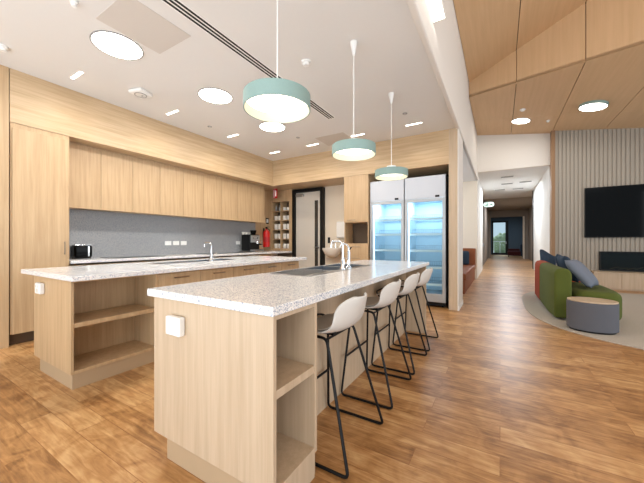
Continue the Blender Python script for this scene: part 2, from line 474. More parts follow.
# ------------------------------------------------------------ door to the store and the far glazed door
def slab_door():
    d = obj('door_1', box(-4.43, -3.69, 6.09, 6.13, 0.01, 2.38), 'door_paint', bevel=0.003)
    tag(d, 'pale grey flush door with narrow dark vision strip in black frame', 'door', kind='structure')
    obj('vision_panel', box(-3.865, -3.775, 6.082, 6.09, 0.55, 2.16), 'vision', d)
    bm = tube([(-3.74, 6.045, 1.02), (-3.85, 6.045, 1.02)], 0.01); tube([(-3.74, 6.09, 1.02), (-3.74, 6.045, 1.02)], 0.01, bm=bm)
    obj('door_handle', bm, 'steel', d, smooth=True)
    obj('door_closer', box(-4.40, -4.18, 6.03, 6.09, 2.28, 2.34), 'steel', d, bevel=0.004)
    bm = B(); bx(bm, -4.51, -4.435, 6.03, 6.15, 0, 2.46); bx(bm, -3.685, -3.61, 6.03, 6.15, 0, 2.46); bx(bm, -4.435, -3.685, 6.03, 6.15, 2.385, 2.46)
    f = obj('door_frame', bm, 'black', d)
slab_door()

def far_door():
    bm = B(); bx(bm, -0.62, -0.50, 29.95, 30.05, 0, 2.95); bx(bm, 0.40, 0.62, 29.95, 30.05, 0, 2.95)
    bx(bm, -0.5, 0.40, 29.95, 30.05, 2.8, 2.95); bx(bm, -0.5, 0.40, 29.95, 30.05, 0, 0.18)
    d = obj('door_2', bm, 'black'); tag(d, 'black framed glazed door at the far end of the corridor', 'door', kind='structure')
    obj('pane', box(-0.5, 0.40, 29.99, 30.0, 0.18, 2.8), 'glass', d)
    obj('door_handle', box(0.42, 0.46, 29.88, 29.95, 0.95, 1.15), 'steel', d)
far_door()
struct('floor_terrace', box(-3, 3, 31.5, 36, -0.1, -0.02), 'paving', 'pale terrace beyond the far door')
r = thing('balcony_railing', 'white railing outside the far glazed corridor door', 'railing', (0, 32.5, -0.02))
obj('top_rail', box(-2, 2, -0.03, 0.03, 1.15, 1.22), 'white_plastic', r)
for i in range(9): obj('railing_post', box(-2 + i * 0.5 - 0.02, -2 + i * 0.5 + 0.02, -0.02, 0.02, 0, 1.15), 'white_plastic', r)
bm = B(); bmesh.ops.create_icosphere(bm, subdivisions=4, radius=1.0)
for v in bm.verts:
    v.co *= 1 + 0.22 * (math.sin(v.co.x * 9) * math.sin(v.co.y * 8 + 1) * math.sin(v.co.z * 9 + 2)) + random.uniform(-0.05, 0.05)
    v.co.z = max(v.co.z, -0.92)
o = obj('garden_shrub', bm, 'leaf', loc=(0.2, 34.6, 0.9), smooth='all'); tag(o, 'sunlit green shrub beyond the railing outside the far door', 'shrub')

# ------------------------------------------------------------ left run of cabinets
def bar_handle(parent, p0, p1, out, mat='bronze'):
    """bar between two points, stand-offs along the vector out (from the surface)"""
    p0, p1, out = Vector(p0), Vector(p1), Vector(out)
    a = p0 + out; b = p1 + out
    bm = tube([a, b], 0.006, 8)
    for q, t in ((p0, 0.08), (p1, 0.08)):
        m = (p0 if q is p0 else p1); n = (p1 if q is p0 else p0)
        s = m + (n - m) * 0.1
        tube([s, s + out], 0.004, 6, bm)
    return obj('handle', bm, mat, parent, smooth=True)

t = thing('pantry_cabinet', 'tall oak pantry cabinet at the left end of the kitchen wall', 'cabinet', (-4.895, 1.3, 0))
obj('body', box(-0.298, 0.26, -0.275, 0.25, 0.13, ZS), 'oak', t)
d_ = obj('door', box(0.262, 0.282, -0.262, 0.236, 0.13, 2.42), 'oak', t, bevel=0.002)
bar_handle(d_, (0.282, 0.19, 1.00), (0.282, 0.19, 1.16), (0.03, 0, 0))
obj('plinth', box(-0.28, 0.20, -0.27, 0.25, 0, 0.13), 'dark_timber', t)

ys = [1.555 + i * 0.4245 for i in range(10)]
first = None
wl = ['next to the pantry cabinet', 'second from the pantry cabinet', 'third from the pantry cabinet', 'fourth from the pantry cabinet',
      'at the middle of the row', 'fourth from the corner', 'third from the corner', 'second from the corner', 'in the corner by the extinguisher']
for i in range(9):
    lab = 'oak wall cabinet over the grey splashback, ' + wl[i]
    if first is None:
        t = thing('wall_cabinet', lab, 'cabinet', (-5.19, ys[i], 1.62), group=None)
        obj('body', box(0, 0.33, 0.0, 0.42, 0, ZS - 1.62 - 0.001), 'oak', t)
        obj('door', box(0.332, 0.35, 0.0015, 0.4215, -0.012, ZS - 1.62 - 0.03), 'oak', t, bevel=0.0015)
        first = t
    else: t = copy_thing(first, (-5.19, ys[i], 1.62), lab)
    t['group'] = 'wall cabinets over the splashback'
bl = ['next to the pantry', 'second from the pantry', 'third from the pantry', 'under the oven zone', 'fourth from the back corner', 'third from the back corner', 'second from the back corner', 'in the back corner']
first = None
for i in range(8):
    y0 = 1.555 + i * 0.482
    lab = 'oak base cabinet under the rear bench, ' + bl[i]
    if first is None:
        t = thing('base_cabinet', lab, 'cabinet', (-5.18, y0, 0), group='base cabinets under the rear bench')
        obj('body', box(0, 0.50, 0.0, 0.478, 0.12, 0.855), 'oak', t)
        d_ = obj('door', box(0.502, 0.52, 0.002, 0.476, 0.13, 0.85), 'oak', t, bevel=0.0015)
        bar_handle(d_, (0.52, 0.14, 0.80), (0.52, 0.34, 0.80), (0.03, 0, 0))
        obj('plinth', box(0, 0.45, 0.0, 0.478, 0, 0.12), 'plinth', t)
        first = t
    else: copy_thing(first, (-5.18, y0, 0), lab)
# rear worktop, turning under the cup shelves
bm = prism([(-5.178, 1.556), (-4.60, 1.556), (-4.60, 5.50), (-4.512, 5.50), (-4.512, 6.02), (-5.178, 6.02)], 0.88, 0.92)
o = obj('rear_worktop', bm, 'terrazzo', bevel=0.003); tag(o, 'pale speckled stone benchtop along the left wall', 'worktop')
o = obj('cooktop', box(-5.05, -4.70, 2.05, 2.85, 0.921, 0.927), 'black_gloss', bevel=0.002); tag(o, 'flat black glass cooktop on the rear bench near the toaster', 'cooktop')
o = obj('cooktop', box(-5.05, -4.66, 3.65, 4.75, 0.921, 0.927), 'black_gloss', bevel=0.002); tag(o, 'flat black glass cooktop on the rear bench near the coffee machine', 'cooktop')

# power points on the splashback
pp = ['leftmost', 'middle', 'rightmost']
for i in range(3):
    y = 3.17 + i * 0.155
    lab = 'white double power point on the grey splashback, %s of three' % pp[i]
    if i == 0:
        t = thing('power_outlet', lab, 'power outlet', (-5.18, y, 1.13), group='power outlets on the splashback'); po = t
        obj('face_plate', box(0, 0.012, -0.06, 0.06, -0.038, 0.038), 'white_plastic', t, bevel=0.002)
        for s in (-1, 1): obj('switch', box(0.012, 0.017, s * 0.035 - 0.008, s * 0.035 + 0.008, 0.012, 0.028), 'white_plastic', t)
    else: copy_thing(po, (-5.18, y, 1.13), lab)
copy_thing(po, (-5.18, 4.85, 1.13), 'white power point on the splashback just left of the coffee machine')

# toaster
t = thing('toaster', 'black toaster with chrome ends on the bench beside the pantry', 'toaster', (-5.07, 1.83, 0.921))
obj('body', box(-0.09, 0.08, -0.10, 0.11, 0.012, 0.19), 'black_gloss', t, bevel=0.03, seg=4, smooth=True)
obj('top_rim', box(-0.08, 0.07, -0.09, 0.10, 0.186, 0.194), 'chrome', t, bevel=0.003)
for k in (-0.045, 0.03): obj('slot', box(k - 0.012, k + 0.018, -0.07, 0.08, 0.1945, 0.196), 'black_matte', t)
obj('side_trim', box(0.078, 0.084, 0.05, 0.07, 0.03, 0.17), 'chrome', t, bevel=0.002)
obj('foot', box(-0.075, 0.065, -0.085, 0.095, 0, 0.012), 'black_matte', t)

# coffee machine
t = thing('coffee_machine', 'black and chrome espresso machine in the rear corner of the bench', 'coffee machine', (-4.92, 5.02, 0.921))
obj('body', box(-0.18, 0.10, -0.15, 0.17, 0.03, 0.40), 'black', t, bevel=0.03, seg=3, smooth=True)
obj('drip_tray', box(0.10, 0.24, -0.14, 0.16, 0.02, 0.06), 'steel', t, bevel=0.004)
obj('front_panel', box(0.10, 0.12, -0.13, 0.15, 0.22, 0.38), 'steel', t, bevel=0.004)
obj('group_head', lathe([(0, -0.05), (0.035, -0.05), (0.035, 0), (0.025, 0.02), (0, 0.02)], 20, 0.17, 0.01, 0.24), 'chrome', t, smooth=True)
obj('portafilter', tube([(0.17, 0.01, 0.185), (0.29, 0.01, 0.175)], 0.014), 'black', t, smooth=True)
obj('steam_wand', tube(fillet([(0.12, 0.12, 0.27), (0.2, 0.13, 0.26), (0.21, 0.13, 0.10)], 0.03), 0.006), 'chrome', t, smooth=True)
obj('bean_hopper', lathe([(0, 0), (0.05, 0), (0.075, 0.09), (0.075, 0.10), (0, 0.10)], 20, -0.02, 0.08, 0.40), 'black_gloss', t, smooth=True)
for k in (-0.07, -0.02, 0.05): obj('knob', lathe([(0, 0), (0.016, 0), (0.016, 0.02), (0, 0.02)], 16, 0.12, k, 0.32, axis='X'), 'chrome', t, smooth=True)
for k in range(3):
    bm = lathe([(0, 0.004), (0.025, 0), (0.038, 0.055), (0.034, 0.055), (0.022, 0.008), (0, 0.008)], 20)
    o = obj('coffee_cup', bm, 'ceramic', smooth=True, loc=(-5.06, 4.90 + k * 0.09, 1.322))
    tag(o, 'white cup on top of the coffee machine, %s' % ['on the left', 'in the middle', 'on the right'][k], 'cup', 'cups on the coffee machine')

# cup shelf unit facing the room, with the extinguisher panel on its left
YS = 6.03
t = thing('cup_shelf', 'tall oak open shelf with two columns of cups beside the door', 'shelf', (0, 0, 0))
obj('side_panel', box(-5.184, -5.16, YS, 6.29, 0.921, ZS), 'oak', t)
obj('side_panel', box(-4.606, -4.512, YS, 6.149, 0.921, ZS), 'oak', t)
obj('divider', box(-4.892, -4.872, YS + 0.005, 6.28, 0.98, 2.195), 'oak', t)
obj('top_panel', box(-5.16, -4.606, YS, 6.28, 2.195, ZS), 'oak', t)
obj('base_rail', box(-5.16, -4.606, YS, 6.28, 0.921, 0.98), 'oak', t)
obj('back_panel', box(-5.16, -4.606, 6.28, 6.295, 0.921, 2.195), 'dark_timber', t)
zsh = [0.98 + i * 0.243 for i in range(6)]
for z in zsh[1:5]:
    for a, b in ((-5.16, -4.892), (-4.872, -4.606)):
        obj('shelf_board', box(a, b, YS + 0.01, 6.28, z - 0.009, z + 0.009), 'oak', t)
cupk = 0
kinds = ['stack of white saucers', 'white mug', 'white bowl', 'white tea cup', 'tall white cup', 'small white jug']
rows = ['bottom', 'second', 'third', 'fourth', 'top']
def mug(r, h, handle=True):
    return lathe([(0, 0), (r * 0.8, 0), (r, h * 0.3), (r, h), (r - 0.005, h), (r - 0.006, h * 0.2), (0, 0.012)], 20)
mugs = {}
for row in range(5):
    for col in range(2):
        cx = -5.026 if col == 0 else -4.739
        z = zsh[row] + (0.010 if row else 0.001)
        for s in (-1, 1):
            tall = (row == 4 and col == 0)
            r_, h_ = (0.03, 0.15) if tall else (0.05, (0.12, 0.13, 0.14, 0.11, 0.08)[row])
            cn = 'left' if col == 0 else 'right'
            lab = ('slim grey bottle, %s one on the top left shelf of the cup unit' % ('left' if s < 0 else 'right')) if tall else \
                  'white cup, %s of the pair on the %s shelf of the cup shelf, %s column' % ('left' if s < 0 else 'right', rows[row], cn)
            key = (r_, h_)
            if key not in mugs:
                nm = 'bottle' if tall else 'cup'
                bm = lathe([(0, 0), (0.03, 0), (0.03, 0.09), (0.012, 0.12), (0.012, 0.15), (0, 0.15)], 16) if tall else mug(r_, h_)
                o = obj(nm, bm, 'grey_plastic' if tall else 'ceramic', smooth=True)
                mugs[key] = o; o.location = (cx + s * 0.062, YS + 0.08, z)
                if not tall:
                    hm = tube(smoothpath([(r_ - 0.004, 0, h_ * 0.8), (r_ + 0.022, 0, h_ * 0.75), (r_ + 0.022, 0, h_ * 0.35), (r_ - 0.004, 0, h_ * 0.3)], 4), 0.004, 6)
                    obj('handle', hm, 'ceramic', o, smooth=True, rot=(0, 0, -0.9))
            else:
                o = copy_thing(mugs[key], (cx + s * 0.062, YS + 0.08, z))
            tag(o, lab, 'bottle' if tall else 'cup', 'bottles on the cup shelf' if tall else 'cups on the cup shelf')
struct('wall_return', box(-5.2, -5.185, YB, 6.03, 0.92, ZS), 'oak', 'oak return wall behind the fire extinguisher')

# extinguisher
R90 = math.radians(90)
t = thing('fire_extinguisher', 'red fire extinguisher hung on the oak return beside the cup shelf', 'fire extinguisher', (-5.085, 5.72, 1.02), R90)
obj('cylinder', lathe([(0, 0), (0.075, 0), (0.088, 0.015), (0.088, 0.35), (0.07, 0.41), (0.022, 0.44), (0.022, 0.46), (0, 0.46)], 28), 'red', t, smooth=True)
obj('valve', box(-0.02, 0.02, -0.02, 0.02, 0.46, 0.50), 'black', t, bevel=0.003)
obj('lever', box(-0.012, 0.012, -0.10, 0.03, 0.50, 0.512), 'black', t)
obj('hose', tube(fillet([(0.02, 0, 0.47), (0.085, -0.02, 0.45), (0.085, -0.03, 0.12)], 0.05), 0.010), 'black', t, smooth=True)
obj('label_band', lathe([(0.0887, 0.13), (0.0887, 0.25)], 28), 'sign_red', t, smooth=True)
obj('wall_bracket', box(-0.02, 0.02, 0.086, 0.0995, 0.25, 0.48), 'black', t)
t = thing('extinguisher_sign', 'small white and black fire sign above the extinguisher', 'sign', (-5.1835, 5.86, 1.62), R90)
obj('plate', box(-0.055, 0.055, -0.003, 0.001, 0, 0.15), 'black', t)
obj('symbol', box(-0.035, 0.035, -0.005, -0.003, 0.03, 0.12), 'white_plastic', t)
t = thing('location_sign', 'red and white fire location sign hanging above the cup shelf', 'sign', (-4.83, 5.75, ZS - 0.2405))
obj('plate', box(-0.055, 0.075, -0.006, 0.0, 0, 0.24), 'sign_red', t)
obj('symbol', lathe([(0, 0), (0.016, 0), (0.016, 0.12), (0.005, 0.15), (0, 0.15)], 12, 0.03, -0.012, 0.05), 'white_plastic', t)
obj('border', box(-0.04, -0.02, -0.008, -0.006, 0.02, 0.22), 'white_plastic', t)

# ------------------------------------------------------------ basin, dispenser, switch on the cream wall
YW = 6.15
t = thing('hand_basin', 'white ceramic wall basin right of the grey door', 'basin', (-3.30, YW, 0.0))
bm = B()
n = 28; rings = []
for k, (s, z, off) in enumerate(((0.35, 0.80, 0.0), (0.75, 0.86, 0.0), (1.0, 0.98, 0), (1.0, 1.01, 0), (0.9, 1.01, 0), (0.7, 0.92, 0), (0.3, 0.88, 0))):
    ring = []
    for i in range(n):
        a = 2 * math.pi * i / n
        y = -0.2 + 0.2 * s * math.sin(a)
        ring.append(bm.verts.new((0.24 * s * math.cos(a), min(y, -0.001), z)))
    rings.append(ring)
for a, b in zip(rings, rings[1:]):
    for i in range(n): bm.faces.new((a[i], a[(i + 1) % n], b[(i + 1) % n], b[i]))
bm.faces.new(rings[0]); bm.faces.new(rings[-1])
obj('bowl', bm, 'ceramic', t, smooth=True)
obj('back_ledge', box(-0.2, 0.2, -0.12, -0.001, 0.93, 1.015), 'ceramic', t, bevel=0.01)
obj('spout', tube(fillet([(0, -0.05, 1.015), (0, -0.05, 1.14), (0, -0.17, 1.14), (0, -0.17, 1.10)], 0.03), 0.011), 'chrome', t, smooth=True)
o = obj('paper_dispenser', box(-3.26, -3.03, YW - 0.10, YW, 1.24, 1.62), 'white_plastic', bevel=0.03, seg=4, smooth=True); tag(o, 'white paper towel dispenser on the wall above the basin', 'dispenser')
o = obj('light_switch', box(-3.53, -3.47, YW - 0.01, YW, 1.12, 1.26), 'black', bevel=0.003); tag(o, 'small black switch plate between the door and the basin', 'switch')

# ------------------------------------------------------------ tall cabinet with niche
t = thing('niche_cabinet', 'tall oak cabinet with an open niche left of the fridges', 'cabinet', (-2.47, YB, 0))
w = 0.264
bm = B(); bx(bm, -w, -w + 0.018, 0.02, 0.62, 0.12, ZS); bx(bm, w - 0.018, w, 0.02, 0.62, 0.12, ZS); bx(bm, -w, w, 0.6, 0.62, 0.12, ZS)
bx(bm, -w + 0.018, w - 0.018, 0.02, 0.6, 1.54, 1.56); bx(bm, -w + 0.018, w - 0.018, 0.02, 0.6, 1.10, 1.12)
obj('body', bm, 'oak', t)
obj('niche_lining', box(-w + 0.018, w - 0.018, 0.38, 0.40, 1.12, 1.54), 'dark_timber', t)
d_ = obj('door', box(-w + 0.001, w - 0.001, 0, 0.018, 1.55, ZS - 0.004), 'oak', t, bevel=0.0015)
bar_handle(d_, (0.0, 0, 1.59), (-0.18, 0, 1.59), (0, -0.03, 0))
for z0, z1 in ((0.885, 1.105), (0.51, 0.88), (0.13, 0.505)):
    d_ = obj('drawer', box(-w + 0.001, w - 0.001, 0, 0.018, z0, z1), 'oak', t, bevel=0.0015)
    bar_handle(d_, (-0.1, 0, z1 - 0.05), (0.1, 0, z1 - 0.05), (0, -0.03, 0))
obj('plinth', box(-w, w, 0.06, 0.6, 0, 0.12), 'plinth', t)

# ------------------------------------------------------------ fridges
def fridge(x0, x1, label):
    y0, y1 = 5.47, 6.25
    t = thing('display_fridge', label, 'fridge', ((x0 + x1) / 2, y0, 0), group='display fridges')
    h = (x1 - x0) / 2 - 0.004
    D = y1 - y0
    bm = B(); bx(bm, -h, -h + 0.03, 0.03, D, 0.09, 2.33); bx(bm, h - 0.03, h, 0.03, D, 0.09, 2.33)
    bx(bm, -h + 0.03, h - 0.03, D - 0.03, D, 0.09, 2.33); bx(bm, -h + 0.03, h - 0.03, 0.03, D - 0.03, 0.09, 0.20)
    bx(bm, -h + 0.03, h - 0.03, 0.03, D - 0.03, 1.95, 2.33)
    obj('body', bm, 'fridge_frame', t)
    bm = B(); bx(bm, -h + 0.03, -h + 0.034, 0.06, D - 0.03, 0.2, 1.95); bx(bm, h - 0.034, h - 0.03, 0.06, D - 0.03, 0.2, 1.95)
    bx(bm, -h + 0.034, h - 0.034, D - 0.034, D - 0.03, 0.2, 1.95); bx(bm, -h + 0.034, h - 0.034, 0.06, D - 0.034, 1.946, 1.95)
    obj('liner', bm, 'fridge_in', t)
    obj('header_panel', box(-h + 0.002, h - 0.002, 0, 0.028, 1.93, 2.32), 'fridge_white', t, bevel=0.004)
    obj('header_badge', box(h - 0.17, h - 0.10, -0.004, 0, 1.94, 1.975), 'black', t)
    d = obj('door', B_door(h), 'fridge_frame', t, bevel=0.003)
    obj('door_glass', box(-h + 0.055, h - 0.055, 0.012, 0.018, 0.24, 1.87), 'glass', d)
    obj('door_handle', box(-h + 0.012, -h + 0.032, -0.035, 0, 0.8, 1.4), 'steel', d, bevel=0.004)
    bm = B(); bx(bm, -h + 0.06, -h + 0.075, 0.035, 0.05, 0.25, 1.86)
    obj('lamp_strip', bm, 'lamp_cool', t)
    for k, z in enumerate((0.38, 0.68, 0.98, 1.28, 1.56)):
        bm = B(); bx(bm, -h + 0.04, h - 0.04, 0.09, 0.10, z, z + 0.035); bx(bm, -h + 0.04, h - 0.04, D - 0.06, D - 0.05, z, z + 0.012)
        m = 16
        for i in range(m):
            x = -h + 0.05 + i * (2 * h - 0.1) / (m - 1); bx(bm, x - 0.003, x + 0.003, 0.10, D - 0.05, z, z + 0.006)
            bx(bm, x - 0.0025, x + 0.0025, 0.40, 0.405, z, z + 0.11)
        bx(bm, -h + 0.05, h - 0.05, 0.395, 0.405, z + 0.105, z + 0.11)
        sh_ = obj('wire_shelf', bm, 'wire', t)
        obj('price_rail', box(-h + 0.04, h - 0.04, 0.08, 0.09, z - 0.01, z + 0.03), 'white_plastic', sh_)
    obj('kick_grille', box(-h, h, 0.04, 0.06, 0.03, 0.09), 'black', t)
    for s in (-1, 1):
        obj('caster', lathe([(0, -0.015), (0.03, -0.015), (0.03, 0.015), (0, 0.015)], 16, s * (h - 0.06), 0.10, 0.03, axis='X'), 'black_matte', t)
        obj('caster', lathe([(0, -0.015), (0.03, -0.015), (0.03, 0.015), (0, 0.015)], 16, s * (h - 0.06), D - 0.08, 0.03, axis='X'), 'black_matte', t)
    bm = B(); bx(bm, -h + 0.02, h - 0.02, 0.06, D - 0.02, 0.06, 0.09); obj('base_tray', bm, 'black', t)
    lt = bpy.data.lights.new('fridge_light', 'AREA'); lt.shape = 'RECTANGLE'; lt.size = 0.5; lt.size_y = 0.35
    lt.energy = FR; lt.color = (0.84, 0.94, 1.0)
    lo = bpy.data.objects.new('fridge_light', lt); C.objects.link(lo); lo.parent = t; lo.location = (0, 0.3, 1.93)
    return t
FR = 6
M['wire'] = plain('blue_grey_wire', (150, 172, 190), 0.4, 0.2)
def B_door(h):
    bm = B(); a, b = 0.10, 1.925
    bx(bm, -h, -h + 0.055, 0, 0.028, a, b); bx(bm, h - 0.055, h, 0, 0.028, a, b)
    bx(bm, -h + 0.055, h - 0.055, 0, 0.028, 1.87, b); bx(bm, -h + 0.055, h - 0.055, 0, 0.028, a, 0.24)
    return bm
fridge(-2.19, -1.52, 'glass door display fridge, left one of two beside the oak cabinet')
fridge(-1.513, -0.80, 'glass door display fridge, right one of two beside the white wall end')
struct('trim_9', box(-2.2, -0.745, 6.26, 6.29, 0, ZS), 'black_matte', 'dark lining behind the fridges')
struct('trim_10', box(-0.757, -0.745, YB + 0.03, 6.26, 0, ZS), 'black_matte', 'dark side lining right of the fridges')

# ------------------------------------------------------------ rear island (against the left run)
XF = -2.85
def island_drawer(y0, y1, label, src=None):
    t = thing('drawer_cabinet', label, 'cabinet', (XF, y0, 0), group='drawer cabinets of the rear island')
    w = y1 - y0
    obj('body', box(-0.76, -0.02, 0.001, w - 0.001, 0.12, 0.70), 'oak', t)
    obj('upper_body', box(-0.40, -0.02, 0.001, w - 0.001, 0.70, 0.86), 'oak', t)
    obj('back_rail', box(-0.76, -0.74, 0.001, w - 0.001, 0.70, 0.86), 'oak', t)
    for z0, z1 in ((0.66, 0.838), (0.40, 0.655), (0.125, 0.395)):
        d = obj('drawer', box(-0.019, 0, 0.002, w - 0.002, z0, z1), 'oak', t, bevel=0.0015)
        bar_handle(d, (0, w / 2 - 0.08, z1 - 0.045), (0, w / 2 + 0.08, z1 - 0.045), (0.03, 0, 0))
    obj('plinth', box(-0.72, -0.012, 0.001, w - 0.001, 0, 0.12), 'plinth', t)
    return t
dl = ['next to the open shelf', 'second from the open shelf', 'third from the open shelf', 'second from the far end', 'at the far end']
ye = [1.645, 2.12, 2.60, 3.08, 3.54, 4.0]
for i in range(5): island_drawer(ye[i], ye[i + 1], 'oak drawer cabinet of the rear island, ' + dl[i])
def shelf_cab(name, label, x0, x1, y0, y1, zmid, th=0.036, back=None, mats='oak', e='edge'):
    """open shelves facing +X between y0 and y1"""
    t = thing(name, label, 'cabinet', (x1, y0, 0))
    D = x1 - x0; w = y1 - y0
    bk = back if back else D
    obj('end_panel', box(-D, 0, 0, 0.02, 0.12, 0.86), mats, t, bevel=0.0015)
    obj('side_panel', box(-D, 0, w - 0.02, w, 0.12, 0.86), mats, t, bevel=0.0015)
    obj('back_panel', box(-bk, -bk + 0.016, 0.02, w - 0.02, 0.12, 0.86), mats, t)
    obj('bottom_board', box(-bk + 0.016, -0.001, 0.02, w - 0.02, 0.12, 0.145), mats, t, bevel=0.001)
    obj('shelf_board', box(-bk + 0.016, -0.004, 0.02, w - 0.02, zmid - 0.018, zmid + 0.018), mats, t, bevel=0.001)
    obj('top_rail', box(-bk + 0.016, -0.001, 0.02, w - 0.02, 0.84, 0.86), mats, t)
    if bk < D: pass
    obj('plinth', box(-D + 0.10, -0.012, 0.014, w, 0, 0.12), 'plinth', t)
    return t
shelf_cab('open_shelf_cabinet', 'oak open shelf cabinet at the near end of the rear island', -3.65, XF, 0.962, 1.643, 0.50, back=0.40)
bm = prism([(-3.93, 0.90), (-2.72, 0.90), (-2.72, 4.04), (-3.93, 4.04)], 0.86, 0.90)
# worktop with sink cut-out
def worktop(name, label, x0, x1, y0, y1, z0, z1, hx0, hx1, hy0, hy1):
    bm = B(); X = [x0, hx0, hx1, x1]; Y = [y0, hy0, hy1, y1]
    V = {}
    for k, z in enumerate((z0, z1)):
        for i in range(4):
            for j in range(4): V[i, j, k] = bm.verts.new((X[i], Y[j], z))
    for i in range(3):
        for j in range(3):
            if i == 1 and j == 1: continue
            for k in (0, 1): bm.faces.new((V[i, j, k], V[i + 1, j, k], V[i + 1, j + 1, k], V[i, j + 1, k]))
    for i in range(3):
        for j in (0, 3): bm.faces.new((V[i, j, 0], V[i + 1, j, 0], V[i + 1, j, 1], V[i, j, 1]))
        for j in (0, 3): bm.faces.new((V[j, i, 0], V[j, i + 1, 0], V[j, i + 1, 1], V[j, i, 1]))
    for a, b in (((1, 1), (2, 1)), ((2, 1), (2, 2)), ((2, 2), (1, 2)), ((1, 2), (1, 1))):
        bm.faces.new((V[a[0], a[1], 0], V[b[0], b[1], 0], V[b[0], b[1], 1], V[a[0], a[1], 1]))
    o = obj(name, bm, 'terrazzo', bevel=0.004)
    return tag(o, label, 'worktop')
bm.free()
worktop('island_worktop', 'pale speckled stone top of the rear island', -3.86, -2.72, 0.925, 4.04, 0.86, 0.90, -3.58, -3.27, 1.95, 3.05)
worktop('island_worktop', 'pale speckled stone top of the front island with the stools', -1.672, -0.77, 0.903, 3.93, 0.86, 0.90, -1.62, -1.22, 1.82, 3.05)

def sink(label, x0, x1, y0, y1, drain_near=True, z=0.9):
    """double bowl sink with drainer at the low-y end"""
    t = thing('sink', label, 'sink', ((x0 + x1) / 2, (y0 + y1) / 2, z))
    hx = (x1 - x0) / 2 + 0.012; hy = (y1 - y0) / 2 + 0.012
    L = 2 * hy; dr = -hy + 0.40 * L
    b1 = (dr + 0.02, dr + 0.02 + 0.27 * L); b2 = (b1[1] + 0.025, hy - 0.03)
    bm = B()
    # rim frame
    bx(bm, -hx, hx, -hy, -hy + 0.03, 0.0005, 0.004); bx(bm, -hx, hx, hy - 0.03, hy, 0.0005, 0.004)
    bx(bm, -hx, -hx + 0.035, -hy + 0.03, hy - 0.03, 0.0005, 0.004); bx(bm, hx - 0.05, hx, -hy + 0.03, hy - 0.03, 0.0005, 0.004)
    bx(bm, -hx + 0.035, hx - 0.05, b1[1], b2[0], -0.01, 0.003); bx(bm, -hx + 0.035, hx - 0.05, dr, b1[0], -0.01, 0.003)
    obj('rim', bm, 'steel', t)
    bm = B(); bx(bm, -hx + 0.035, hx - 0.05, -hy + 0.03, dr, -0.02, -0.008)
    k = 9
    for i in range(k):
        xx = -hx + 0.06 + i * (2 * hx - 0.135) / (k - 1)
        bx(bm, xx - 0.006, xx + 0.006, -hy + 0.06, dr - 0.01, -0.008, 0.0)
    obj('drainer', bm, 'steel', t)
    for a, b in (b1, b2):
        bm = B(); p = (-hx + 0.035, hx - 0.05)
        bx(bm, p[0], p[1], a, b, -0.165, -0.163)
        bx(bm, p[0], p[0] + 0.002, a, b, -0.163, 0.002); bx(bm, p[1] - 0.002, p[1], a, b, -0.163, 0.002)
        bx(bm, p[0], p[1], a, a + 0.002, -0.163, 0.002); bx(bm, p[0], p[1], b - 0.002, b, -0.163, 0.002)
        bo = obj('bowl', bm, 'bowl_steel', t)
        obj('drain', lathe([(0, 0), (0.035, 0), (0.035, 0.003), (0, 0.003)], 20, (p[0] + p[1]) / 2, (a + b) / 2, -0.163), 'chrome', bo)
    return t
sink('stainless double bowl sink with drainer in the front island top', -1.62, -1.22, 1.82, 3.05)
sink('stainless sink with drainer in the rear island top', -3.58, -3.27, 1.95, 3.05)

def tap(label, loc, rz, h=0.28, reach=0.16, filt=True):
    t = thing('mixer_tap', label, 'tap', loc, rz)
    obj('base', lathe([(0, 0), (0.027, 0), (0.027, 0.01), (0.02, 0.02), (0.018, 0.09), (0, 0.09)], 20), 'chrome', t, smooth=True)
    obj('spout', tube(fillet([(0, 0, 0.08), (0, 0, h), (-reach, 0, h), (-reach, 0, h - 0.06)], 0.05, 8), 0.0085, 12), 'chrome', t, smooth=True)
    obj('lever', tube([(0, 0.015, 0.07), (0, 0.085, 0.10)], 0.007), 'chrome', t, smooth=True)
    if filt:
        obj('spray_head', lathe([(0, 0), (0.016, 0), (0.02, 0.05), (0.014, 0.12), (0, 0.12)], 16, -reach, 0, h - 0.14), 'chrome', t, smooth=True)
    return t
ztap = 0.9045
tap('chrome gooseneck mixer tap on the front island sink', (-1.243, 2.44, ztap), 0.25, 0.26, 0.11, False)
t = thing('filter_tap', 'tall chrome boiling water tap beside the gooseneck tap on the front island', 'tap', (-1.243, 2.56, ztap))
obj('base', lathe([(0, 0), (0.024, 0), (0.024, 0.012), (0.017, 0.02), (0.017, 0.15), (0.013, 0.17), (0, 0.17)], 20), 'chrome', t, smooth=True)
obj('spout', tube(fillet([(0, 0, 0.15), (0, 0, 0.22), (-0.07, 0, 0.24), (-0.09, 0, 0.20)], 0.05, 6), 0.009, 10), 'chrome', t, smooth=True)
obj('lever', tube([(0, 0, 0.165), (0.0, 0.06, 0.20)], 0.007), 'black', t, smooth=True)
tap('chrome square mixer tap on the rear island sink', (-3.295, 2.62, ztap), 0.0, 0.24, 0.14, False)

# power blocks on the island ends
def outlet(label, x, y, z):
    t = thing('power_outlet', label, 'power outlet', (x, y, z))
    obj('housing', box(-0.058, 0.058, -0.035, 0, -0.045, 0.05), 'white_plastic', t, bevel=0.008, seg=3)
    for s in (-1, 1): obj('switch', box(s * 0.026 - 0.007, s * 0.026 + 0.007, -0.038, -0.035, 0.012, 0.03), 'ceramic', t)
    obj('socket', box(-0.02, 0.02, -0.0365, -0.035, -0.032, 0.0), 'ceramic', t)
outlet('white boxed power outlet on the end panel of the front island', -1.407, 0.917, 0.732)
outlet('white boxed power outlet on the end panel of the rear island', -3.44, 0.961, 0.75)

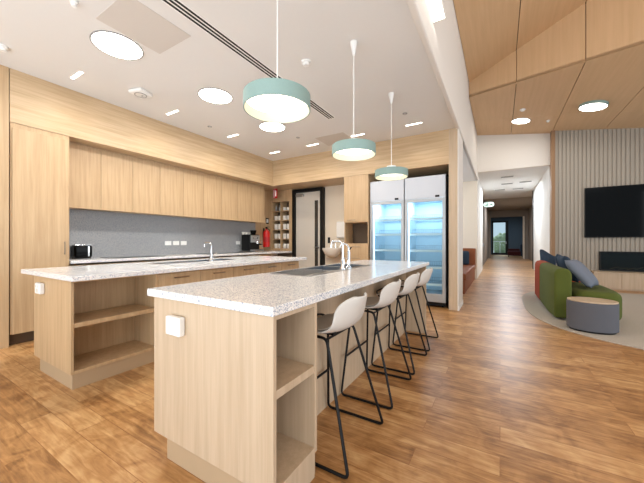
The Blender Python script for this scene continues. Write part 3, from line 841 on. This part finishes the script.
# ------------------------------------------------------------ front island
t = shelf_cab('open_shelf_cabinet', 'pale oak open shelf cabinet at the near end of the front island', -1.628, -0.78, 0.918, 1.25, 0.53, back=0.42, mats='oak_pale')
bm = B(); bx(bm, -0.05, 0.0, 0.02, 0.275, 0.0, 0.145)
obj('kick_board', box(-0.0115, -0.002, 0.02, 0.312, 0.0, 0.12), 'oak_pale', t)
bm.free()
t = thing('island_cabinet', 'long pale oak body of the front island behind the stools', 'cabinet', (-1.645, 1.252, 0))
bm = B()
bx(bm, 0.0, 0.588, 0, 0.535, 0.12, 0.86); bx(bm, 0, 0.588, 1.83, 2.602, 0.12, 0.86)
bx(bm, 0.0, 0.588, 0.535, 1.83, 0.12, 0.70); bx(bm, 0.0, 0.015, 0.535, 1.83, 0.70, 0.86); bx(bm, 0.576, 0.588, 0.535, 1.83, 0.70, 0.86)
obj('body', bm, 'oak_pale', t)
obj('back_panel', box(0.589, 0.602, 0, 2.602, 0.0, 0.859), 'oak_pale', t)
obj('plinth', box(0.06, 0.585, 0, 2.602, 0, 0.12), 'plinth', t)
for i in range(5): obj('door', box(-0.018, -0.001, i * 0.52 + 0.002, (i + 1) * 0.52 - 0.002, 0.125, 0.85), 'oak_pale', t, bevel=0.0015)
o = obj('end_gable', box(-1.645, -0.80, 3.857, 3.893, 0, 0.859), 'oak_pale', bevel=0.0015); tag(o, 'pale oak gable closing the far end of the front island', 'panel')

# ------------------------------------------------------------ stools
def make_stool(label, loc, rz=0):
    t = thing('bar_stool', label, 'stool', loc, rz, 'bar stools along the front island')
    # shell: profile rows (x, z, half width, side lift)
    rows = [(-0.205, 0.640, 0.150, 0.000), (-0.195, 0.655, 0.185, 0.002), (-0.13, 0.664, 0.208, 0.006), (-0.04, 0.660, 0.218, 0.012),
            (0.05, 0.656, 0.222, 0.022), (0.12, 0.664, 0.220, 0.040), (0.165, 0.690, 0.212, 0.050), (0.195, 0.730, 0.200, 0.048),
            (0.218, 0.780, 0.178, 0.036), (0.235, 0.830, 0.135, 0.018), (0.243, 0.858, 0.080, 0.004)]
    def shell(sc, dz, r0, r1):
        bm = B(); G = []
        for (x, z, w, l) in rows[r0:r1]:
            line = []; x = -0.122 + (x + 0.205) * 0.365 / 0.448
            for k in range(13):
                v = -1 + k / 6
                fwd = 0.0 if z < 0.68 else -0.075 * min(1, (z - 0.66) / 0.1) * abs(v) ** 2.2 * (w / 0.21)
                line.append(bm.verts.new((x + fwd, v * w * sc, z + dz + l * abs(v) ** 2.5)))
            G.append(line)
        for a, b in zip(G, G[1:]):
            for k in range(12): bm.faces.new((a[k], a[k + 1], b[k + 1], b[k]))
        return bm
    obj('seat_shell', shell(1.0, 0, 0, 11), 'stool_shell', t, smooth='all', solid=0.012, sub=1)
    obj('seat_pad', shell(0.93, 0.011, 1, 7), 'stool_pad', t, smooth='all', solid=0.008, sub=1)
    xr, xf = -0.132, 0.265      # floor ends of the runners: counter side, room side
    for s in (-1, 1):
        yb = s * 0.25; yt = s * 0.165
        pts = [(xr + 0.045, yt, 0.638), (xr, yb, 0.009), (xf, yb, 0.009), (xf - 0.17, yt, 0.635)]
        bm = tube(fillet([(0.0, yt * 0.95, 0.638)] + pts + [(0.0, yt * 0.95, 0.638)], 0.03, 4), 0.0085, 8)
        obj('side_frame', bm, 'black', t, smooth=True)
    a = 0.56
    obj('footrest', tube([(xr + 0.02, -0.212, 0.285), (xr + 0.02, 0.212, 0.285)], 0.008, 8), 'black', t, smooth=True)
    bm = tube(fillet([(xr + 0.046, -0.165, 0.636), (xr + 0.02, -0.165, 0.668), (xr + 0.003, -0.12, 0.682), (xr + 0.003, 0.12, 0.682), (xr + 0.02, 0.165, 0.668), (xr + 0.046, 0.165, 0.636)], 0.04, 4), 0.007, 8)
    obj('seat_rail', bm, 'black', t, smooth=True)
    bm = tube([(xf - 0.17, -0.165, 0.632), (xf - 0.17, 0.165, 0.632)], 0.007, 8); bx(bm, -0.09, 0.10, -0.10, 0.10, 0.636, 0.646)
    obj('seat_bracket', bm, 'black', t, smooth=True)
    return t
sy = [1.545, 2.24, 2.855, 3.495]
sl = ['nearest the camera, beside the open shelves', 'second from the open shelves', 'third from the open shelves', 'farthest, by the end gable near the fridges']
st = make_stool('light grey bar stool, ' + sl[0], (-0.895, sy[0], 0))
for i in (1, 2, 3): copy_thing(st, (-0.895, sy[i], 0), 'light grey bar stool, ' + sl[i])

# ------------------------------------------------------------ pendants
def pendant(y, label, src=None):
    if src: return copy_thing(src, (-1.2, y, ZC), label)
    t = thing('pendant_lamp', label, 'pendant lamp', (-1.2, y, ZC), group='teal drum pendants over the front island')
    zb = 1.985 - ZC; zt = 2.075 - ZC; R = 0.208
    sh = obj('lamp_shade', lathe([(R, zb), (R, zt), (0.0, zt + 0.002), (0.0, zt - 0.006), (R - 0.006, zt - 0.006), (R - 0.006, zb), (R, zb)], 64), 'teal', t, smooth=True)
    obj('inner_ring', lathe([(R - 0.007, zb + 0.001), (R - 0.010, zb + 0.062)], 64), 'cream_in', sh, smooth=True)
    obj('diffuser', lathe([(0, zb + 0.058), (R - 0.012, zb + 0.058), (R - 0.012, zb + 0.064), (0, zb + 0.064)], 48), 'lamp_warm', t)
    obj('shade_cap', lathe([(0, zt + 0.003), (0.058, zt + 0.003), (0.058, zt + 0.055), (0.02, zt + 0.062), (0, zt + 0.062)], 24), 'white_plastic', t, smooth=True)
    obj('cord', lathe([(0.004, zt + 0.03), (0.004, -0.1)], 10), 'white_plastic', t, smooth=True)
    obj('ceiling_rose', lathe([(0, -0.001), (0.034, -0.001), (0.034, -0.025), (0.01, -0.13), (0, -0.13)], 24), 'white_plastic', t, smooth=True)
    return t
p0 = pendant(1.45, 'teal drum pendant lamp nearest the camera, largest of three')
pendant(2.585, 'teal drum pendant lamp, middle of three over the front island', p0)
pendant(3.73, 'teal drum pendant lamp farthest from the camera, nearest the fridges', p0)

# ------------------------------------------------------------ kitchen ceiling fittings
dls = [(-3.2, 1.45), (-3.2, 2.61), (-3.25, 3.80)]
dn = ['nearest the camera', 'in the middle', 'farthest, behind the first pendant']
src = None
for i, (x, y) in enumerate(dls):
    lab = 'large round flush ceiling light over the rear island, ' + dn[i]
    if src: copy_thing(src, (x, y, ZC), lab); continue
    src = t = thing('ceiling_light', lab, 'ceiling light', (x, y, ZC), group='round flush lights over the rear island')
    obj('frame', lathe([(0.205, -0.001), (0.218, -0.001), (0.218, -0.008), (0.205, -0.008), (0.205, -0.001)], 48), 'grey_plastic', t, smooth=True)
    obj('diffuser', lathe([(0, -0.002), (0.205, -0.002), (0.205, -0.006), (0, -0.006)], 48), 'lamp', t)
    ll = bpy.data.lights.new('downlight', 'AREA'); ll.shape = 'DISK'; ll.size = 0.4; ll.energy = 16; ll.color = (1, 0.96, 0.90)
    lo = bpy.data.objects.new('downlight', ll); C.objects.link(lo); lo.parent = t; lo.location = (0, 0, -0.012)
strips = [(-4.16, 1.46), (-4.15, 2.61), (-4.13, 3.745), (-4.13, 4.91), (-3.17, 4.91), (-2.19, 4.88), (-1.20, 4.89)]
sn = ['by the pantry', 'second along the left side', 'third along the left side', 'in the rear left corner', 'left of the far access panel', 'right of the far access panel', 'in front of the right fridge']
src = None
for i, (x, y) in enumerate(strips):
    lab = 'short white linear downlight recessed in the kitchen ceiling, ' + sn[i]
    if src: copy_thing(src, (x, y, ZC), lab); continue
    src = t = thing('linear_downlight', lab, 'ceiling light', (x, y, ZC), group='short linear downlights in the kitchen ceiling')
    obj('frame', box(-0.135, 0.135, -0.025, 0.025, -0.004, -0.0005), 'white_plastic', t)
    obj('diffuser', box(-0.125, 0.125, -0.016, 0.016, -0.006, -0.004), 'lamp', t)
    ll = bpy.data.lights.new('downlight', 'AREA'); ll.shape = 'RECTANGLE'; ll.size = 0.24; ll.size_y = 0.03; ll.energy = 2.6; ll.color = (1, 0.92, 0.80)
    ll.spread = math.radians(130)
    lo = bpy.data.objects.new('downlight', ll); C.objects.link(lo); lo.parent = t; lo.location = (0, 0, -0.010)
t = thing('slot_diffuser', 'long black slotted air diffuser in the kitchen ceiling', 'air vent', (-2.235, 2.0, ZC))
obj('frame', box(-0.065, 0.065, -2.5, 2.01, -0.003, -0.0005), 'white_plastic', t)
for k in (-0.038, 0.0, 0.038): obj('slot', box(k - 0.011, k + 0.011, -2.49, 2.0, -0.004, -0.003), 'black_matte', t)
for (x0, x1, y0, y1, lab) in ((-2.965, -2.46, 1.17, 1.73, 'square beige access panel in the ceiling near the first round light'), (-2.93, -2.35, 4.62, 5.12, 'square beige access panel in the ceiling near the rear bulkhead')):
    o = obj('access_panel', box(x0, x1, y0, y1, ZC - 0.004, ZC - 0.0005), 'panel_grey', bevel=0.001); tag(o, lab, 'ceiling panel')
t = thing('wifi_unit', 'rounded white wireless unit on the ceiling left of the second round light', 'ceiling unit', (-3.92, 2.04, ZC), 0.3)
obj('case', box(-0.10, 0.10, -0.10, 0.10, -0.045, -0.001), 'white_plastic', t, bevel=0.035, seg=4, smooth=True)
obj('base_ring', lathe([(0.06, -0.05), (0.07, -0.05), (0.07, -0.045)], 24), 'grey_plastic', t)
obj('status_light', box(-0.012, 0.012, 0.02, 0.03, -0.047, -0.045), 'black', t)
def detector(x, y, z, lab, r=0.05):
    t = thing('smoke_detector', lab, 'detector', (x, y, z))
    obj('base', lathe([(0, -0.0005), (r, -0.0005), (r, -0.018), (0, -0.018)], 28), 'white_plastic', t, smooth=True)
    obj('sensor', lathe([(0, -0.018), (r * 0.75, -0.018), (r * 0.6, -0.045), (0, -0.05)], 28), 'white_plastic', t, smooth=True)
detector(-1.764, 2.604, ZC, 'small white detector on the ceiling right of the first pendant')
detector(-4.17, 0.87, ZC, 'white detector on the ceiling at the left edge of the view', 0.045)
detector(-2.9, 1.0, ZC, 'white detector on the ceiling at the top edge of the view', 0.03)
def sprinkler(x, y, lab, z=ZC):
    t = thing('sprinkler_head', lab, 'sprinkler', (x, y, z))
    obj('plate', lathe([(0, -0.0005), (0.035, -0.0005), (0.035, -0.006), (0, -0.006)], 24), 'grey_plastic', t)
    obj('nozzle', lathe([(0, -0.006), (0.012, -0.006), (0.009, -0.02), (0, -0.02)], 12), 'chrome', t)
sprinkler(-3.18, 4.43, 'small grey sprinkler plate on the ceiling behind the third round light')
sprinkler(-1.215, 4.42, 'small grey sprinkler plate on the ceiling above the third pendant')
sprinkler(-4.13, 3.25, 'small grey sprinkler plate on the ceiling between two left strip lights')
# wall light at the top of the white wall
t = thing('wall_light', 'linear white light box on the high wall above the kitchen edge', 'wall light', (XW, 2.2, 3.487))
obj('housing', box(0.0, 0.125, -1.1, 1.11, 0.004, 0.06), 'white_plastic', t)
obj('diffuser', box(0.01, 0.115, -1.09, 1.10, 0, 0.004), 'lamp', t)

# timber ceiling lights
def tilt_disc(x, y, lab, r, surf, name='ceiling_light'):
    t = thing(name, lab, 'ceiling light', (x, y, zC(x) - 0.001)); t.rotation_euler = (0, math.atan(0.15), 0)
    if surf:
        obj('frame', lathe([(0, 0), (r, 0), (r, -0.06), (r - 0.012, -0.06), (r - 0.012, -0.05), (0, -0.05)], 48), 'teal', t, smooth=True)
        obj('diffuser', lathe([(0, -0.051), (r - 0.013, -0.051), (r - 0.013, -0.057), (0, -0.057)], 48), 'lamp', t)
    else:
        obj('frame', lathe([(0, 0), (r, 0), (r, -0.02), (r - 0.015, -0.02), (0, -0.012)], 48), 'white_plastic', t, smooth=True)
        obj('diffuser', lathe([(0, -0.014), (r - 0.016, -0.014), (r - 0.016, -0.02), (0, -0.02)], 48), 'lamp', t)
    ll = bpy.data.lights.new('ceiling_lamp', 'AREA'); ll.shape = 'DISK'; ll.size = r * 1.8; ll.energy = 7; ll.color = (1, 0.93, 0.84)
    lo = bpy.data.objects.new('ceiling_lamp', ll); C.objects.link(lo); lo.parent = t; lo.location = (0, 0, -0.065)
tilt_disc(0.465, 9.21, 'round white light on the timber ceiling above the corridor mouth', 0.21, False)
tilt_disc(1.72, 8.45, 'round teal rimmed light on the timber ceiling near the slatted wall', 0.24, True)
detector(0.46, 8.45, zC(0.46) - 0.0, 'white detector on the timber ceiling above the smaller round light', 0.06)
detector(1.035, 9.3, zC(1.035), 'small white disc on the timber ceiling between the two round lights', 0.04)
xx = 0.62
detector(0.55, 5.2, zA(0.55), 'white detector on the upper raked timber ceiling', 0.06)

# ------------------------------------------------------------ corridor fittings
EXS = 0.72
t = thing('exit_sign', 'small pale exit sign with running figure at the left of the corridor', 'sign', (-0.38, 13.4, 2.62))
t.scale = (EXS, EXS, EXS)
def pill(w, h, th, y, bm=None):
    pts = []
    for k in range(24):
        a = 2 * math.pi * k / 24
        cx = (w / 2 - h / 2) * (1 if math.cos(a) > 0 else -1)
        pts.append((cx + h / 2 * math.cos(a), h / 2 * math.sin(a)))
    bm = bm or B()
    lo = [bm.verts.new((x, y, z)) for x, z in pts]; hi = [bm.verts.new((x, y + th, z)) for x, z in pts]
    bm.faces.new(lo); bm.faces.new(hi[::-1])
    for i in range(24): bm.faces.new((lo[i], lo[(i + 1) % 24], hi[(i + 1) % 24], hi[i]))
    return bm
obj('panel', pill(0.52, 0.27, 0.03, 0), 'exit_lit', t)
# running figure, door and arrow
bm = tube([(-0.06, -0.004, 0.03), (-0.085, -0.004, -0.03)], 0.016, 6)
tube([(-0.085, -0.004, -0.03), (-0.05, -0.004, -0.055), (-0.065, -0.004, -0.095)], 0.012, 6, bm)
tube([(-0.085, -0.004, -0.03), (-0.12, -0.004, -0.06), (-0.16, -0.004, -0.06)], 0.012, 6, bm)
tube([(-0.06, -0.004, 0.03), (-0.02, -0.004, 0.0), (0.0, -0.004, 0.02)], 0.009, 6, bm)
tube([(-0.06, -0.004, 0.03), (-0.11, -0.004, 0.02), (-0.12, -0.004, -0.01)], 0.009, 6, bm)
bmesh.ops.create_icosphere(bm, subdivisions=2, radius=0.02, matrix=Matrix.Translation((-0.045, -0.006, 0.075)))
bx(bm, -0.19, -0.175, -0.008, -0.001, -0.10, 0.10); bx(bm, -0.19, 0.03, -0.008, -0.001, 0.095, 0.105)
obj('running_figure', bm, 'sign_green', t)
bm = B(); bx(bm, 0.05, 0.15, -0.008, -0.001, -0.015, 0.015)
vs = [bm.verts.new(p) for p in ((0.13, -0.005, -0.055), (0.20, -0.005, 0), (0.13, -0.005, 0.055))]; bm.faces.new(vs)
obj('arrow', bm, 'sign_green', t)
obj('hanger', box(-0.318, -0.262, 0.01, 0.02, -0.04, 0.04), 'steel', t)
vents = [(0.2, 11.5, 0.12, 'nearest'), (0.22, 12.9, 0.2, 'second nearest'), (0.78, 12.8, 0.22, 'on the right'), (0.0, 14.2, 0.22, 'farthest on the left'), (0.62, 14.3, 0.28, 'farthest on the right')]
src = None
for x, y, w_, n_ in vents:
    lab = 'grey air vent in the white corridor ceiling, ' + n_
    if src: copy_thing(src, (x, y, 3.3), lab); continue
    src = t = thing('ceiling_vent', lab, 'air vent', (x, y, 3.3), group='vents in the corridor ceiling')
    obj('frame', box(-0.2, 0.2, -0.12, 0.12, -0.008, -0.0005), 'white_plastic', t)
    for k in range(4): obj('slat', box(-0.18, 0.18, -0.09 + k * 0.055, -0.06 + k * 0.055, -0.012, -0.008), 'grey_plastic', t)
for (y0, y1, x0, x1, lab, n_) in ((14.2, 15.2, -0.70, -0.68, 'tall dark door in the far left corridor wall', 'door_3'), (15.6, 16.8, 1.60, 1.62, 'tall dark door in the far right corridor wall', 'door_4')):
    d = obj(n_, box(x0, x1, y0, y1, 0.005, 2.4), 'black'); tag(d, lab, 'door', kind='structure')
    s = 1 if x0 < 0 else -1
    hx = x1 if x0 < 0 else x0
    obj('door_handle', box(min(hx, hx + s * 0.05), max(hx, hx + s * 0.05), y1 - 0.15, y1 - 0.12, 0.95, 1.1), 'steel', d)
struct('trim_11', box(1.2 - 0.012, 1.2, 15.2, 15.5, 0, 3.3), 'black', 'black edge at the end of the right corridor wall')
t = thing('lounge_chair', 'dark maroon lounge chair at the far end of the corridor', 'chair', (0.92, 26.4, 0))
obj('seat', box(-0.42, 0.42, -0.4, 0.35, 0.10, 0.45), 'maroon', t, bevel=0.06, seg=3)
obj('backrest', box(0.36, 0.60, -0.42, 0.38, 0.10, 0.95), 'navy', t, bevel=0.06, seg=3)
obj('armrest', box(-0.40, 0.36, 0.32, 0.45, 0.10, 0.62), 'maroon', t, bevel=0.04, seg=3)
for a in (-0.36, 0.5):
    for b_ in (-0.34, 0.36): obj('leg', box(a - 0.02, a + 0.02, b_ - 0.02, b_ + 0.02, 0, 0.10), 'black', t)
o = obj('column', box(1.30, 1.40, 23.75, 23.89, 0, 2.84), 'cream_wall'); tag(o, 'pale post at the right of the far corridor opening', 'post')

# ------------------------------------------------------------ booth seat in the alcove
t = thing('booth_seat', 'rust orange booth seat behind the white wall end', 'bench seat', (-0.64, 6.6, 0))
obj('base', box(-0.55, -0.03, 0.6, 3.74, 0, 0.30), 'booth', t)
obj('seat', box(-0.56, -0.005, 0.6, 3.50, 0.30, 0.45), 'booth', t, bevel=0.025, seg=3, smooth=True)
obj('backrest', box(-0.70, -0.56, 0.6, 3.74, 0.0, 0.95), 'navy', t, bevel=0.02, seg=3)
obj('end_panel', box(-0.56, -0.005, 3.50, 3.74, 0.30, 0.95), 'booth', t, bevel=0.02, seg=3, smooth=True)
o = obj('cushion', box(-0.17, 0.17, -0.07, 0.07, 0, 0.42), 'navy', bevel=0.06, seg=4, smooth=True, loc=(-0.97, 10.01, 0.452))
tag(o, 'dark blue cushion standing on the booth seat in the alcove', 'cushion')

# ------------------------------------------------------------ living side
t = thing('television', 'large black television on the slatted wall', 'television', (3.05, 10.13, 1.26))
obj('housing', box(-1.17, 1.17, -0.05, -0.02, 0, 1.285), 'black', t, bevel=0.004)
obj('screen', box(-1.155, 1.155, -0.053, -0.0505, 0.02, 1.27), 'black_gloss', t)
obj('wall_mount', box(-0.3, 0.3, -0.02, 0.003, 0.4, 0.9), 'black', t)
t = thing('hearth_cabinet', 'long low oak cabinet below the fireplace', 'cabinet', (1.98, 10.13, 0))
obj('body', box(0, 4.0, -0.42, -0.001, 0.0, 0.39), 'oak_pale', t)
obj('top_board', box(0, 4.0, -0.44, -0.001, 0.39, 0.415), 'oak_pale', t, bevel=0.002)
for i in range(8): obj('door', box(0.004 + i * 0.5, 0.496 + i * 0.5, -0.438, -0.421, 0.03, 0.385), 'oak_pale', t, bevel=0.0015)
t = thing('fireplace', 'wide black glass fronted fireplace under the television', 'fireplace', (2.17, 10.13, 0.43))
bm = B(); bx(bm, 0, 2.4, -0.05, 0.0, 0, 0.03); bx(bm, 0, 2.4, -0.05, 0, 0.45, 0.48); bx(bm, 0, 0.03, -0.05, 0, 0.03, 0.45); bx(bm, 2.37, 2.4, -0.05, 0, 0.03, 0.45)
obj('surround', bm, 'black', t)
obj('firebox', box(0.03, 2.37, -0.012, -0.002, 0.03, 0.45), 'black_matte', t)
obj('glass_front', box(0.03, 2.37, -0.045, -0.042, 0.03, 0.45), 'glass', t)
bm = B()
for i in range(14):
    a = random.uniform(-0.5, 0.5); x = 0.2 + i * 0.15
    tube([(x, -0.03, 0.045), (x + 0.16 * math.cos(a), -0.022, 0.05 + 0.05 * abs(math.sin(a)) + 0.03)], 0.009, 7, bm)
obj('logs', bm, 'dark_timber', t)['kind'] = 'stuff'

# rug
pts = []
cx, cy, hx_, hy_ = 2.75, 6.7, 2.38, 2.4
for k in range(96):
    a = 2 * math.pi * k / 96; c_, s_ = math.cos(a), math.sin(a); e = 2 / 3.0
    pts.append((cx + hx_ * math.copysign(abs(c_) ** e, c_), cy + hy_ * math.copysign(abs(s_) ** e, s_)))
o = obj('rug', prism(pts, 0.0005, 0.012), 'rug', bevel=0.004); tag(o, 'large pale beige rounded rug under the sofa', 'rug')
ZR = 0.0125

def sweep(path, half_t, z0, z1, rnd=0.05):
    """vertical slab following a plan path with rounded top"""
    P = [Vector((x, y, 0)) for x, y in path]; bm = B(); rings = []
    sec = []
    k = 6
    for i in range(k + 1):
        a = math.pi * i / k
        sec.append((-half_t * math.copysign(abs(math.cos(a)) ** 0.7, math.cos(a)), z1 - rnd + rnd * math.sin(a)))
    sec = [(-half_t, z0)] + sec + [(half_t, z0)]
    for i, p in enumerate(P):
        d = (P[min(i + 1, len(P) - 1)] - P[max(0, i - 1)]).normalized(); nr = Vector((d.y, -d.x, 0))
        rings.append([bm.verts.new((p.x + nr.x * a, p.y + nr.y * a, z)) for a, z in sec])
    m = len(sec)
    for a, b in zip(rings, rings[1:]):
        for i in range(m): bm.faces.new((a[i], a[(i + 1) % m], b[(i + 1) % m], b[i]))
    bm.faces.new(rings[0]); bm.faces.new(rings[-1][::-1])
    return bm
t = thing('sofa', 'curved sofa with olive green near half and orange far half', 'sofa', (0, 0, ZR))
gp = smoothpath([(0.79, 5.50, 0), (0.765, 5.8, 0), (0.755, 6.15, 0), (0.75, 6.6, 0), (0.75, 7.0, 0)], 4)
obj('backrest', sweep([(p.x, p.y) for p in gp], 0.105, 0.03, 0.755, 0.10), 'green', t, bevel=0.03, seg=3, smooth=True)['label'] = 'olive green backrest'
op = smoothpath([(0.75, 7.005, 0), (0.745, 7.25, 0), (0.742, 7.5, 0), (0.74, 7.75, 0)], 4)
obj('backrest', sweep([(p.x, p.y) for p in op], 0.105, 0.03, 0.755, 0.10), 'orange', t, bevel=0.02, seg=3, smooth=True)['label'] = 'orange backrest'
sp = []
for k in range(40):
    a = 2 * math.pi * k / 40; c_, s_ = math.cos(a), math.sin(a); e = 2 / 4.0
    sp.append((1.19 + 0.285 * math.copysign(abs(c_) ** e, c_), 6.14 + 0.655 * math.copysign(abs(s_) ** e, s_)))
obj('seat', prism(sp, 0.03, 0.44), 'green', t, bevel=0.09, seg=5, smooth=True)['label'] = 'olive green seat'
sp2 = [(0.86, 6.80), (1.40, 6.80), (1.38, 7.3), (1.36, 7.7), (0.86, 7.74)]
obj('seat', prism(sp2, 0.03, 0.44), 'orange', t, bevel=0.07, seg=4, smooth=True)['label'] = 'orange seat'
for fx, fy in ((0.80, 5.7), (1.35, 5.7), (1.30, 7.0), (0.80, 7.2), (1.28, 7.6)):
    obj('foot', box(fx - 0.03, fx + 0.03, fy - 0.03, fy + 0.03, 0, 0.04), 'black', t)

def pillow(name, label, mat, loc, rot, s=0.48, th=0.15):
    bm = B(); n = 14; top, bot = [], []
    for i in range(n + 1):
        a = []; b = []
        for j in range(n + 1):
            u, v = -1 + 2 * i / n, -1 + 2 * j / n
            px = u * s / 2 * (1 - 0.07 * (1 - abs(v)) ** 1.0 * abs(u)); py = v * s / 2 * (1 - 0.07 * (1 - abs(u)) * abs(v))
            h = th / 2 * ((1 - u ** 4) * (1 - v ** 4)) ** 0.55
            tv = bm.verts.new((px, py, h)); a.append(tv)
            b.append(tv if i in (0, n) or j in (0, n) else bm.verts.new((px, py, -h)))
        top.append(a); bot.append(b)
    for i in range(n):
        for j in range(n):
            bm.faces.new((top[i][j], top[i + 1][j], top[i + 1][j + 1], top[i][j + 1]))
            q = (bot[i][j], bot[i][j + 1], bot[i + 1][j + 1], bot[i + 1][j])
            if len(set(q)) == 4: 
                try: bm.faces.new(q)
                except ValueError: pass
    o = obj(name, bm, mat, smooth='all', loc=loc, rot=rot)
    tag(o, label, 'cushion', 'cushions on the sofa'); return o
R_ = math.radians
pillow('cushion', 'blue grey cushion leaning on the near end of the green sofa', 'blue_grey', (1.09, 6.02, 0.675), (0, R_(52), R_(-22)), 0.50)
pillow('cushion', 'dark blue cushion behind the grey one on the sofa', 'navy', (1.00, 6.55, 0.70), (0, R_(68), R_(4)), 0.48)
pillow('cushion', 'dark blue cushion on the orange end of the sofa', 'navy', (1.02, 7.15, 0.70), (0, R_(68), R_(-8)), 0.48)

# ottoman
t = thing('ottoman', 'charcoal fabric ottoman with an oval timber top in front of the sofa', 'ottoman', (1.02, 5.09, ZR), R_(0))
def oval(a, b, z0, z1, n=48):
    return prism([(a * math.cos(2 * math.pi * k / n), b * math.sin(2 * math.pi * k / n)) for k in range(n)], z0, z1)
obj('body', oval(0.255, 0.215, 0.02, 0.375), 'pouf', t, bevel=0.012, seg=3, smooth=True)
obj('tabletop', oval(0.25, 0.21, 0.375, 0.393), 'oak_pale', t, bevel=0.004, smooth=True)
obj('base', oval(0.23, 0.19, 0.0, 0.02), 'black', t)

# chair behind the sofa
t = thing('armchair', 'dark blue tub chair behind the far end of the sofa', 'chair', (1.13, 9.70, 0), R_(-30))
t.scale = (0.75, 0.75, 1.08)
bm = B(); G = []
for k in range(15):
    a = math.radians(-100 + 200 * k / 14)
    line = []
    for (r, z) in ((0.16, 0.42), (0.24, 0.44), (0.27, 0.56), (0.29, 0.70 + 0.18 * math.cos(a / 1.2) ** 2)):
        line.append(bm.verts.new((-r * math.cos(a), r * math.sin(a), z)))
    G.append(line)
for a, b in zip(G, G[1:]):
    for k in range(3): bm.faces.new((a[k], a[k + 1], b[k + 1], b[k]))
obj('backrest', bm, 'navy', t, smooth='all', solid=0.03)
obj('seat', lathe([(0, 0.38), (0.24, 0.38), (0.26, 0.41), (0.24, 0.45), (0, 0.46)], 24), 'navy', t, smooth=True)
for s in (-1, 1):
    for q in (-1, 1): obj('leg', tube([(s * 0.15, q * 0.15, 0.385), (s * 0.22, q * 0.22, 0.0)], 0.012), 'black', t, smooth=True)
